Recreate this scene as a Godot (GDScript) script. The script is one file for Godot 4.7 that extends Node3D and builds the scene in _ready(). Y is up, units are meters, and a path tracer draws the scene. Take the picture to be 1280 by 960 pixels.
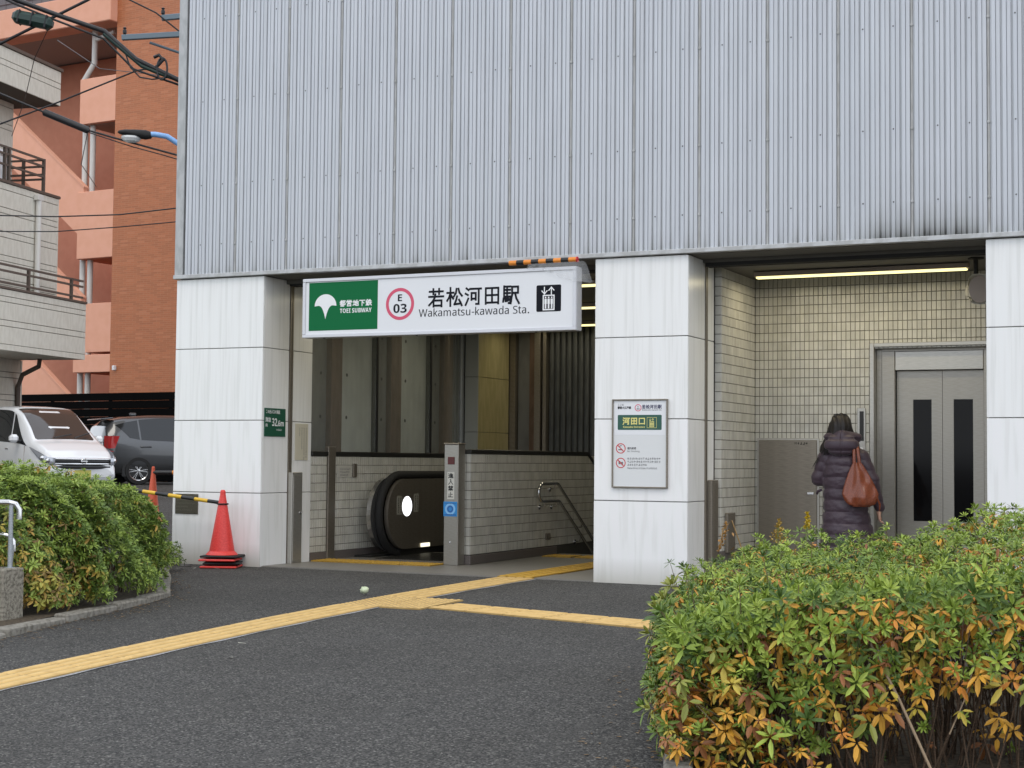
extends Node3D

const UPV := Vector3(0, 1, 0)
var rng := RandomNumberGenerator.new()
var used := {}
var M := {}
const EYE := Vector3(5.5556, 1.1377, 13.5834)

# ---------------------------------------------------------------- mesh collector
class MB:
	var v := PackedVector3Array()
	var n := PackedVector3Array()
	var c := PackedColorArray()
	var col := Color(1, 1, 1)

	func tri3(a: Vector3, b: Vector3, d: Vector3, na: Vector3, nb: Vector3, nd: Vector3) -> void:
		if (b - a).cross(d - a).dot(na + nb + nd) > 0.0:
			v.append(a); v.append(d); v.append(b)
			n.append(na); n.append(nd); n.append(nb)
		else:
			v.append(a); v.append(b); v.append(d)
			n.append(na); n.append(nb); n.append(nd)
		c.append(col); c.append(col); c.append(col)

	func tri(a: Vector3, b: Vector3, d: Vector3, hint := Vector3.ZERO) -> void:
		var nn := (b - a).cross(d - a).normalized()
		if nn.dot(hint) < 0.0:
			nn = -nn
		tri3(a, b, d, nn, nn, nn)

	func quad(a: Vector3, b: Vector3, d: Vector3, e: Vector3, hint := Vector3.ZERO) -> void:
		tri(a, b, d, hint)
		tri(a, d, e, hint)

	func box(p: Vector3, s: Vector3, bs := Basis()) -> void:
		var h := s * 0.5
		for ax in 3:
			for sg in [-1.0, 1.0]:
				var nn := Vector3.ZERO
				nn[ax] = sg
				var i := (ax + 1) % 3
				var j := (ax + 2) % 3
				var q := []
				for k in [[-1, -1], [1, -1], [1, 1], [-1, 1]]:
					var w := Vector3.ZERO
					w[ax] = sg * h[ax]
					w[i] = k[0] * h[i]
					w[j] = k[1] * h[j]
					q.append(p + bs * w)
				quad(q[0], q[1], q[2], q[3], bs * nn)

	# box with chamfered edges
	func cbox(p: Vector3, s: Vector3, ch: float, bs := Basis()) -> void:
		var h := s * 0.5
		ch = minf(ch, minf(h.x, minf(h.y, h.z)) * 0.9)
		var g := func(ax: int, sx: float, sy: float, sz: float) -> Vector3:
			var w := Vector3(sx * (h.x - ch), sy * (h.y - ch), sz * (h.z - ch))
			w[ax] += ch * (sx if ax == 0 else sy if ax == 1 else sz)
			return p + bs * w
		for ax in 3:
			var i := (ax + 1) % 3
			var j := (ax + 2) % 3
			for sg in [-1.0, 1.0]:
				var q := []
				for k in [[-1, -1], [1, -1], [1, 1], [-1, 1]]:
					var w := Vector3.ZERO
					w[ax] = sg
					w[i] = k[0]
					w[j] = k[1]
					q.append(g.call(ax, w.x, w.y, w.z))
				var nn := Vector3.ZERO
				nn[ax] = sg
				quad(q[0], q[1], q[2], q[3], bs * nn)
			for si in [-1.0, 1.0]:
				for sj in [-1.0, 1.0]:
					var w0 := Vector3.ZERO
					w0[i] = si
					w0[j] = sj
					w0[ax] = -1
					var w1 := w0
					w1[ax] = 1
					quad(g.call(i, w0.x, w0.y, w0.z), g.call(i, w1.x, w1.y, w1.z), g.call(j, w1.x, w1.y, w1.z), g.call(j, w0.x, w0.y, w0.z), bs * Vector3(w0 + w1))
		for sx in [-1.0, 1.0]:
			for sy in [-1.0, 1.0]:
				for sz in [-1.0, 1.0]:
					tri(g.call(0, sx, sy, sz), g.call(1, sx, sy, sz), g.call(2, sx, sy, sz), bs * Vector3(sx, sy, sz))

	# box by limits
	func bx(x0: float, x1: float, y0: float, y1: float, z0: float, z1: float, ch := 0.0) -> void:
		var p := Vector3(x0 + x1, y0 + y1, z0 + z1) * 0.5
		var s := Vector3(absf(x1 - x0), absf(y1 - y0), absf(z1 - z0))
		if ch > 0.0:
			cbox(p, s, ch)
		else:
			box(p, s)

	func tube(pts: Array, r, seg := 8, caps := true) -> void:
		var m := pts.size()
		var rings := []
		var nrm := []
		var up := Vector3(0.31, 0.9, 0.2)
		for i in m:
			var t: Vector3 = (pts[mini(i + 1, m - 1)] - pts[maxi(i - 1, 0)]).normalized()
			var sd := t.cross(up)
			if sd.length() < 0.05:
				sd = t.cross(Vector3(1, 0, 0))
			sd = sd.normalized()
			up = sd.cross(t).normalized()
			var rr: float = r[i] if r is Array else r
			var ring := []
			var rn := []
			for k in seg:
				var a := TAU * k / seg
				var d := sd * cos(a) + up * sin(a)
				ring.append(pts[i] + d * rr)
				rn.append(d)
			rings.append(ring)
			nrm.append(rn)
		for i in m - 1:
			for k in seg:
				var k2 := (k + 1) % seg
				tri3(rings[i][k], rings[i + 1][k], rings[i + 1][k2], nrm[i][k], nrm[i + 1][k], nrm[i + 1][k2])
				tri3(rings[i][k], rings[i + 1][k2], rings[i][k2], nrm[i][k], nrm[i + 1][k2], nrm[i][k2])
		if caps:
			for e in [0, m - 1]:
				var hint: Vector3 = (pts[0] - pts[1]) if e == 0 else (pts[m - 1] - pts[m - 2])
				for k in range(1, seg - 1):
					tri(rings[e][0], rings[e][k], rings[e][k + 1], hint)

	# profile of [radius, height] turned about +y, then placed by xf
	func lathe(prof: Array, seg := 20, xf := Transform3D(), sharp := true) -> void:
		for i in prof.size() - 1:
			var r0: float = prof[i][0]
			var r1: float = prof[i + 1][0]
			var y0: float = prof[i][1]
			var y1: float = prof[i + 1][1]
			var sl := Vector2(y1 - y0, r0 - r1).normalized()
			for k in seg:
				var a0 := TAU * k / seg
				var a1 := TAU * (k + 1) / seg
				var d0 := Vector3(cos(a0), 0, sin(a0))
				var d1 := Vector3(cos(a1), 0, sin(a1))
				var n0 := (xf.basis * (d0 * sl.x + UPV2 * sl.y)).normalized()
				var n1 := (xf.basis * (d1 * sl.x + UPV2 * sl.y)).normalized()
				var p00 := xf * (d0 * r0 + UPV2 * y0)
				var p01 := xf * (d1 * r0 + UPV2 * y0)
				var p10 := xf * (d0 * r1 + UPV2 * y1)
				var p11 := xf * (d1 * r1 + UPV2 * y1)
				if r1 > 1e-5:
					tri3(p00, p10, p11, n0, n0, n1)
				if r0 > 1e-5:
					tri3(p00, p11, p01, n0, n1, n1)
	const UPV2 := Vector3(0, 1, 0)

	# polygon in local xy extruded from z0 to z1
	func prism(poly: PackedVector2Array, z0: float, z1: float, xf := Transform3D()) -> void:
		var ix := Geometry2D.triangulate_polygon(poly)
		for t in range(0, ix.size(), 3):
			for zz in [z0, z1]:
				tri(xf * Vector3(poly[ix[t]].x, poly[ix[t]].y, zz), xf * Vector3(poly[ix[t + 1]].x, poly[ix[t + 1]].y, zz), xf * Vector3(poly[ix[t + 2]].x, poly[ix[t + 2]].y, zz), xf.basis * Vector3(0, 0, 1 if zz == maxf(z0, z1) else -1))
		var ar := 0.0
		for i in poly.size():
			ar += poly[i].cross(poly[(i + 1) % poly.size()])
		for i in poly.size():
			var a := poly[i]
			var b := poly[(i + 1) % poly.size()]
			var e := (b - a)
			var nn := Vector3(e.y, -e.x, 0) * signf(ar)
			quad(xf * Vector3(a.x, a.y, z0), xf * Vector3(b.x, b.y, z0), xf * Vector3(b.x, b.y, z1), xf * Vector3(a.x, a.y, z1), xf.basis * nn)

	# grid of points, smooth normals
	func grid(g: Array, hint := Vector3.ZERO, closed := false) -> void:
		var nu := g.size()
		var nv: int = g[0].size()
		var ns := []
		for i in nu:
			var row := []
			for j in nv:
				var du: Vector3 = g[mini(i + 1, nu - 1)][j] - g[maxi(i - 1, 0)][j]
				var j1 := (j + 1) % nv if closed else mini(j + 1, nv - 1)
				var j0 := (j - 1 + nv) % nv if closed else maxi(j - 1, 0)
				var dv: Vector3 = g[i][j1] - g[i][j0]
				var q := du.cross(dv)
				q = q.normalized() if q.length() > 1e-12 else Vector3(0, 1, 0)
				if hint != Vector3.ZERO and q.dot(hint) < 0.0:
					q = -q
				row.append(q)
			ns.append(row)
		for i in nu - 1:
			for j in (nv if closed else nv - 1):
				var j2 := (j + 1) % nv
				tri3(g[i][j], g[i + 1][j], g[i + 1][j2], ns[i][j], ns[i + 1][j], ns[i + 1][j2])
				tri3(g[i][j], g[i + 1][j2], g[i][j2], ns[i][j], ns[i + 1][j2], ns[i][j2])

	# outline drawn as flat strokes, each laid a hair above the one before
	func strokes(s: String, x: float, y: float, w: float, h: float, th: float, z: float) -> void:
		var k := 0
		for part in s.split(";"):
			var pts := []
			for pr in part.strip_edges().split(" ", false):
				var q := pr.split(",")
				pts.append(Vector2(x + w * float(q[0]) / 100.0, y - h * float(q[1]) / 100.0))
			for i in pts.size() - 1:
				var a: Vector2 = pts[i]
				var b: Vector2 = pts[i + 1]
				var d := (b - a).normalized()
				a -= d * th * 0.45
				b += d * th * 0.45
				var o := Vector2(-d.y, d.x) * th * 0.5
				var zz := z + 0.00012 * k
				k += 1
				quad(Vector3(a.x + o.x, a.y + o.y, zz), Vector3(b.x + o.x, b.y + o.y, zz), Vector3(b.x - o.x, b.y - o.y, zz), Vector3(a.x - o.x, a.y - o.y, zz), Vector3(0, 0, 1))

	func mesh() -> ArrayMesh:
		var arr := []
		arr.resize(Mesh.ARRAY_MAX)
		arr[Mesh.ARRAY_VERTEX] = v
		arr[Mesh.ARRAY_NORMAL] = n
		arr[Mesh.ARRAY_COLOR] = c
		var m := ArrayMesh.new()
		m.add_surface_from_arrays(Mesh.PRIMITIVE_TRIANGLES, arr)
		return m

# ---------------------------------------------------------------- scene helpers
func numbered(nm: String) -> String:
	var k: int = used.get(nm, 0)
	used[nm] = k + 1
	return nm if k == 0 else "%s_%03d" % [nm, k]

func tag(o: Node3D, label := "", category := "", group := "", kind := "") -> Node3D:
	if label: o.set_meta("label", label)
	if category: o.set_meta("category", category)
	if group: o.set_meta("group", group)
	if kind: o.set_meta("kind", kind)
	return o

func thing(nm: String, label: String, category: String, at := Vector3.ZERO, turn := 0.0, group := "") -> Node3D:
	var o := Node3D.new()
	o.name = numbered(nm)
	add_child(o)
	o.position = at
	o.rotation.y = turn
	return tag(o, label, category, group)

func part(nm: String, mb: MB, mat: Material, par: Node) -> MeshInstance3D:
	return piece(nm, mb.mesh(), mat, par)

func piece(nm: String, me: Mesh, mat: Material, par: Node) -> MeshInstance3D:
	var o := MeshInstance3D.new()
	o.name = nm if par != self else numbered(nm)
	o.mesh = me
	o.material_override = mat
	par.add_child(o, true)
	return o

func holder(nm: String, par: Node, at := Vector3.ZERO) -> Node3D:
	var o := Node3D.new()
	o.name = nm
	par.add_child(o, true)
	o.position = at
	return o

func struct(nm: String, mb: MB, mat: Material, label := "") -> MeshInstance3D:
	var o := part(nm, mb, mat, self)
	tag(o, label, "", "", "structure")
	return o

func pol(a: Array) -> PackedVector2Array:
	var p := PackedVector2Array()
	for q in a:
		p.append(Vector2(q[0], q[1]))
	return p

func lin(r: float, g: float, b: float) -> Color:
	return Color(r, g, b).linear_to_srgb()

func hexm(r: int, g: int, b: int) -> Color:
	return Color8(r, g, b)

func mt(col: Color, rough := 0.6, metal := 0.0) -> StandardMaterial3D:
	var m := StandardMaterial3D.new()
	m.albedo_color = col
	m.roughness = rough
	m.metallic = metal
	return m

func noise_tex(freq: float, cols: Array, offs: Array, seed_ := 1, type := FastNoiseLite.TYPE_SIMPLEX_SMOOTH, oct := 4, size := 512) -> NoiseTexture2D:
	var f := FastNoiseLite.new()
	f.noise_type = type
	f.frequency = freq
	f.seed = seed_
	f.fractal_octaves = oct
	if type == FastNoiseLite.TYPE_CELLULAR:
		f.cellular_return_type = FastNoiseLite.RETURN_CELL_VALUE
	var g := Gradient.new()
	g.offsets = PackedFloat32Array(offs)
	g.colors = PackedColorArray(cols)
	var t := NoiseTexture2D.new()
	t.width = size
	t.height = size
	t.seamless = true
	t.noise = f
	t.color_ramp = g
	return t

# material whose colour wanders between some tones, in world space
func nm(cols: Array, offs: Array, freq: float, scale: Vector3, rough := 0.6, metal := 0.0, seed_ := 1, type := FastNoiseLite.TYPE_SIMPLEX_SMOOTH, oct := 4) -> StandardMaterial3D:
	var m := mt(Color.WHITE, rough, metal)
	m.albedo_texture = noise_tex(freq, cols, offs, seed_, type, oct)
	m.uv1_triplanar = true
	m.uv1_world_triplanar = true
	m.uv1_scale = scale
	return m

func bump(m: StandardMaterial3D, freq: float, strength: float, seed_ := 3, type := FastNoiseLite.TYPE_SIMPLEX_SMOOTH) -> StandardMaterial3D:
	var t := noise_tex(freq, [Color.BLACK, Color.WHITE], [0.0, 1.0], seed_, type, 3)
	t.color_ramp = null
	t.as_normal_map = true
	t.bump_strength = strength
	m.normal_enabled = true
	m.normal_texture = t
	return m

func emit(col: Color, e: float) -> StandardMaterial3D:
	var m := mt(Color(0.9, 0.9, 0.85), 0.5)
	m.emission_enabled = true
	m.emission = col
	m.emission_energy_multiplier = e
	return m

func text(par: Node, s: String, p: Vector3, w: float, h: float, mat: Material, bold := true, turn := 0.0) -> void:
	var f := SystemFont.new()
	f.font_names = PackedStringArray(["Droid Sans"])
	f.font_weight = 700 if bold else 400
	var t := TextMesh.new()
	t.font = f
	t.font_size = 64
	t.pixel_size = 0.01
	t.depth = 0.0
	t.text = s
	var bb := t.get_aabb()
	var o := MeshInstance3D.new()
	o.name = "lettering"
	o.mesh = t
	o.material_override = mat
	par.add_child(o, true)
	var sc := Vector3(w / bb.size.x, h / bb.size.y, 1)
	o.transform = Transform3D(Basis(UPV, turn).scaled_local(sc), p) * Transform3D(Basis(), -Vector3(bb.get_center().x, bb.get_center().y, 0))

const K := {
	"若": "8,18 92,18;32,4 32,32;68,4 68,32;5,45 95,45;45,32 40,52 26,72 6,90;34,66 34,98;34,66 84,66;84,66 84,98;34,93 84,93",
	"松": "4,28 44,28;24,2 24,98;24,30 16,52 4,70;24,34 34,50 42,60;62,8 58,30 46,48;74,8 80,28 96,46;66,48 60,68 50,90;50,90 88,86;78,66 86,78 95,96",
	"河": "8,8 22,18;3,36 18,44;20,62 12,80 4,96;30,12 98,12;84,12 84,92;84,92 68,92;40,34 40,70;40,34 66,34;66,34 66,70;40,64 66,64",
	"田": "12,12 12,94;12,12 88,12;88,12 88,94;12,88 88,88;12,49 88,49;50,12 50,88",
	"駅": "8,6 8,62;8,8 46,8;26,8 26,60;8,25 44,25;8,42 44,42;8,60 47,60;47,60 45,94;45,94 36,94;5,70 3,86;16,70 18,84;26,70 29,82;34,68 38,78;56,10 57,50 48,96;56,10 92,10;92,10 92,42;56,42 92,42;74,42 82,70 98,96",
	"都": "14,16 48,16;31,3 31,32;4,34 58,34;54,8 38,34 6,62;20,54 20,98;20,54 50,54;50,54 50,98;20,74 50,74;20,94 50,94;68,8 68,99;68,10 94,10;94,10 82,38;82,38 95,56;95,56 92,72 78,74",
	"営": "18,4 24,16;47,2 50,16;80,4 72,16;8,22 8,38;8,22 92,22;92,22 92,38;30,34 30,54;30,34 70,34;70,34 70,54;30,54 70,54;48,54 44,64;20,66 20,98;20,66 80,66;80,66 80,98;20,94 80,94",
	"地": "4,32 40,32;22,8 22,82;2,86 42,74;42,46 94,30;94,30 92,62;92,62 80,62;52,20 52,92;52,92 96,92;96,92 96,76;72,4 72,74",
	"下": "4,12 96,12;48,12 48,98;52,36 80,58",
	"鉄": "26,2 4,36;26,2 46,28;12,38 42,38;6,56 46,56;26,38 26,90;12,64 17,82;42,64 36,82;3,92 48,90;60,8 52,36;54,28 94,28;48,54 98,54;74,4 74,54;74,54 66,78 46,97;75,56 82,78 98,96",
	"口": "12,14 12,92;12,14 88,14;88,14 88,92;12,86 88,86",
	"進": "48,4 32,40;42,24 42,76;42,24 92,24;66,10 66,72;42,42 90,42;42,58 90,58;42,75 96,75;8,8 20,22;4,42 22,42;22,42 20,76;2,96 20,78;20,78 40,92;40,92 98,92",
	"入": "34,6 52,6;52,6 50,36 30,72 4,96;52,24 66,64 96,96",
	"禁": "6,16 46,16;26,2 26,52;26,18 6,44;26,20 44,38;54,16 96,16;74,2 74,52;74,18 54,44;74,20 94,42;26,58 74,58;6,72 94,72;50,72 50,97;30,80 14,95;70,80 86,93",
	"止": "50,4 50,92;50,42 86,42;20,36 20,92;4,94 96,94",
	"こ": "22,18 76,18;18,70 30,88 80,86",
	"の": "50,20 42,60 24,80 12,60 22,32 50,18 80,30 86,56 70,82 52,90",
	"は": "16,8 10,50 18,96;40,28 96,28;70,6 70,84 56,94 42,86 50,74 70,78 96,92",
	"出": "50,4 50,90;18,14 18,46;18,46 82,46;82,14 82,46;8,56 8,94;8,92 92,92;92,56 92,94",
	"海": "8,8 22,18;3,36 18,44;20,62 12,80 4,96;44,4 30,32;40,18 96,18;44,34 38,86;38,86 88,86;44,34 88,34;88,34 86,98;28,60 98,60;64,34 62,86",
	"抜": "4,26 36,26;22,4 22,94;22,94 10,90;3,66 36,54;42,26 96,26;62,4 58,50 38,94;58,46 86,46;86,46 72,76 44,98;56,52 72,82 98,96",
	"約": "20,4 8,24 24,30;32,16 6,50 38,46;22,48 22,98;10,62 4,84;34,60 40,76;62,4 48,40;56,24 94,24;94,24 90,92;90,92 74,90;62,46 74,64",
	"大": "6,34 94,34;50,4 48,38 30,74 6,96;52,38 68,72 94,96",
	"江": "8,8 22,18;3,36 18,44;20,62 12,80 4,96;38,16 92,16;64,16 64,86;32,88 98,88",
	"戸": "10,10 92,10;20,30 86,30;20,30 18,66 4,96;86,30 86,58;20,56 86,56",
	"線": "20,4 8,24 24,30;32,16 6,50 38,46;22,48 22,98;10,62 4,84;34,60 40,76;68,2 60,14;50,14 50,48;50,14 92,14;92,14 92,48;50,31 92,31;50,47 92,47;71,48 71,96;46,62 62,62 48,92;92,56 76,68;72,62 96,94",
	"構": "4,28 40,28;22,2 22,98;22,30 4,70;22,34 38,56;44,16 98,16;58,4 58,44;84,4 84,44;44,30 96,30;40,44 99,44;50,56 50,98;50,56 92,56;92,56 92,98;71,44 71,84;50,70 92,70;40,84 99,84",
	"内": "12,24 12,98;12,24 88,24;88,24 88,98;88,98 74,96;50,4 48,40 24,70;52,40 74,66",
	"煙": "24,4 24,50 4,96;8,26 12,44;42,24 34,42;26,52 44,90;46,8 98,8;52,22 52,48;52,22 94,22;94,22 94,48;65,8 65,48;81,8 81,48;52,47 94,47;52,66 94,66;73,50 73,94;46,94 99,94",
}

# a row (or column) of characters as a flat print just above a face at z
func kanji(par: Node, s: String, x: float, ytop: float, w: float, h: float, gap: float, th: float, z: float, mat: Material, down := false, xf := Transform3D()) -> void:
	var mb := MB.new()
	var i := 0
	for ch in s:
		var ox := x if down else x + i * (w + gap)
		var oy := ytop - i * (h + gap) if down else ytop
		mb.strokes(K[ch], ox, oy, w, h, th, z)
		i += 1
	var o := part("lettering", mb, mat, par)
	o.transform = xf

# rows of print too small to read: short marks on character cells
func fine_print(par: Node, x: float, ytop: float, cell: float, counts: Array, pitch: float, z: float, mat: Material, down := false, xf := Transform3D()) -> void:
	var mb := MB.new()
	for row in counts.size():
		for i in int(counts[row]):
			var ox := x - row * pitch if down else x + i * cell * 1.08
			var oy := ytop - i * cell * 1.08 if down else ytop - row * pitch
			for k in 4:
				var zz := z + 0.0001 * k
				var th := cell * 0.12
				if k < 2:
					var yy := oy - cell * rng.randf_range(0.1, 0.85)
					mb.quad(Vector3(ox, yy, zz), Vector3(ox + cell * 0.85, yy, zz), Vector3(ox + cell * 0.85, yy - th, zz), Vector3(ox, yy - th, zz), Vector3(0, 0, 1))
				else:
					var xx := ox + cell * rng.randf_range(0.05, 0.75)
					mb.quad(Vector3(xx, oy, zz), Vector3(xx + th, oy, zz), Vector3(xx + th, oy - cell * 0.9, zz), Vector3(xx, oy - cell * 0.9, zz), Vector3(0, 0, 1))
	var o := part("fine_print", mb, mat, par)
	o.transform = xf

func disc(mb: MB, cx: float, cy: float, r0: float, r1: float, z: float, seg := 40) -> void:
	for k in seg:
		var a := TAU * k / seg
		var b := TAU * (k + 1) / seg
		var p0 := Vector3(cx + cos(a) * r1, cy + sin(a) * r1, z)
		var p1 := Vector3(cx + cos(b) * r1, cy + sin(b) * r1, z)
		if r0 <= 0.0:
			mb.tri(Vector3(cx, cy, z), p0, p1, Vector3(0, 0, 1))
		else:
			mb.quad(Vector3(cx + cos(a) * r0, cy + sin(a) * r0, z), p0, p1, Vector3(cx + cos(b) * r0, cy + sin(b) * r0, z), Vector3(0, 0, 1))

func rect(mb: MB, x0: float, x1: float, y0: float, y1: float, z: float) -> void:
	mb.quad(Vector3(x0, y0, z), Vector3(x1, y0, z), Vector3(x1, y1, z), Vector3(x0, y1, z), Vector3(0, 0, 1))

# surface nets over a distance function
func nets(mb: MB, sdf: Callable, lo: Vector3, hi: Vector3, cell: float) -> void:
	var nx := int((hi.x - lo.x) / cell) + 1
	var ny := int((hi.y - lo.y) / cell) + 1
	var nz := int((hi.z - lo.z) / cell) + 1
	var f := PackedFloat32Array()
	f.resize(nx * ny * nz)
	var q := 0
	for k in nz:
		for j in ny:
			for i in nx:
				f[q] = sdf.call(lo + Vector3(i, j, k) * cell)
				q += 1
	var sy := nx
	var sz := nx * ny
	var vid := {}
	var vp := PackedVector3Array()
	var vn := PackedVector3Array()
	var corner := [0, 1, sy, sy + 1, sz, sz + 1, sz + sy, sz + sy + 1]
	var edges := [[0, 1], [2, 3], [4, 5], [6, 7], [0, 2], [1, 3], [4, 6], [5, 7], [0, 4], [1, 5], [2, 6], [3, 7]]
	for k in nz - 1:
		for j in ny - 1:
			for i in nx - 1:
				var b := i + j * sy + k * sz
				var c0 := f[b] < 0.0
				var mixed := false
				for o in corner:
					if (f[b + o] < 0.0) != c0:
						mixed = true
						break
				if not mixed:
					continue
				var s := Vector3.ZERO
				var cnt := 0
				for e in edges:
					var fa := f[b + corner[e[0]]]
					var fb := f[b + corner[e[1]]]
					if (fa < 0.0) != (fb < 0.0):
						var t := fa / (fa - fb)
						var pa := Vector3(e[0] & 1, (e[0] >> 1) & 1, e[0] >> 2)
						var pb := Vector3(e[1] & 1, (e[1] >> 1) & 1, e[1] >> 2)
						s += pa.lerp(pb, t)
						cnt += 1
				s /= cnt
				vid[b] = vp.size()
				vp.append(lo + (Vector3(i, j, k) + s) * cell)
				var g := Vector3(
					f[b + 1] + f[b + 1 + sy] + f[b + 1 + sz] + f[b + 1 + sy + sz] - f[b] - f[b + sy] - f[b + sz] - f[b + sy + sz],
					f[b + sy] + f[b + 1 + sy] + f[b + sy + sz] + f[b + 1 + sy + sz] - f[b] - f[b + 1] - f[b + sz] - f[b + 1 + sz],
					f[b + sz] + f[b + 1 + sz] + f[b + sy + sz] + f[b + 1 + sy + sz] - f[b] - f[b + 1] - f[b + sy] - f[b + 1 + sy])
				vn.append(g.normalized())
	for b in vid:
		for ax in 3:
			var st: int = [1, sy, sz][ax]
			var o1: int = [sy, sz, 1][ax]
			var o2: int = [sz, 1, sy][ax]
			if (f[b] < 0.0) == (f[b + st] < 0.0):
				continue
			if not (vid.has(b - o1) and vid.has(b - o2) and vid.has(b - o1 - o2)):
				continue
			var A: int = vid[b]
			var B: int = vid[b - o1]
			var C: int = vid[b - o1 - o2]
			var D: int = vid[b - o2]
			mb.tri3(vp[A], vp[B], vp[C], vn[A], vn[B], vn[C])
			mb.tri3(vp[A], vp[C], vp[D], vn[A], vn[C], vn[D])

static func cap(p: Vector3, a: Vector3, b: Vector3, ra: float, rb: float) -> float:
	var ab := b - a
	var t := clampf((p - a).dot(ab) / ab.length_squared(), 0.0, 1.0)
	return (p - a - ab * t).length() - lerpf(ra, rb, t)

static func ell(p: Vector3, c: Vector3, r: Vector3) -> float:
	var q := (p - c) / r
	return (q.length() - 1.0) * minf(r.x, minf(r.y, r.z))

static func smin(a: float, b: float, k: float) -> float:
	var h := clampf(0.5 + 0.5 * (b - a) / k, 0.0, 1.0)
	return lerpf(b, a, h) - k * h * (1.0 - h)

func gy(x: float, z: float) -> float:
	var y := maxf(-0.0029 * pow(maxf(0.0, z), 2.0), -0.9)
	return y + 0.042 * clampf(1.0 - z, 0.0, 12.5) * smoothstep(-4.9, -7.5, x)

# ================================================================ the scene
func _ready() -> void:
	rng.seed = 77
	var cam := Camera3D.new()
	cam.name = "camera"
	cam.fov = 27.77
	cam.near = 0.05
	cam.far = 400.0
	cam.transform = Transform3D(Basis(UPV, 0.4415) * Basis(Vector3(1, 0, 0), 0.0489) * Basis(Vector3(0, 0, 1), 0.0091), EYE)
	add_child(cam)
	cam.current = true
	var env := Environment.new()
	var sky := Sky.new()
	var sm := ProceduralSkyMaterial.new()
	sm.sky_top_color = Color(0.92, 0.95, 1.0)
	sm.sky_horizon_color = Color(0.925, 0.945, 0.97)
	sm.sky_curve = 0.2
	sm.ground_bottom_color = Color(0.2, 0.2, 0.2)
	sm.ground_horizon_color = Color(0.55, 0.56, 0.58)
	sm.sky_energy_multiplier = 1.25
	sky.sky_material = sm
	env.background_mode = Environment.BG_SKY
	env.sky = sky
	env.tonemap_mode = Environment.TONE_MAPPER_LINEAR
	env.tonemap_exposure = 1.12
	env.sdfgi_enabled = true
	env.ssao_enabled = true
	env.ssil_enabled = true
	var we := WorldEnvironment.new()
	we.name = "world_environment"
	we.environment = env
	add_child(we)
	var sun := DirectionalLight3D.new()
	sun.name = "overcast_sun"
	sun.light_energy = 0.3
	sun.light_color = Color(1.0, 0.97, 0.93)
	sun.light_angular_distance = 25.0
	sun.shadow_enabled = true
	sun.rotation_degrees = Vector3(-58, 22, 0)
	add_child(sun)
	make_materials()
	build_ground()
	build_station()
	build_station_inside()
	build_signs()
	build_lift()
	build_escalator()
	build_paving()
	build_apartment()
	build_house()
	build_street()
	build_cars()
	build_cones()
	build_hedges()
	build_person()

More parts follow.
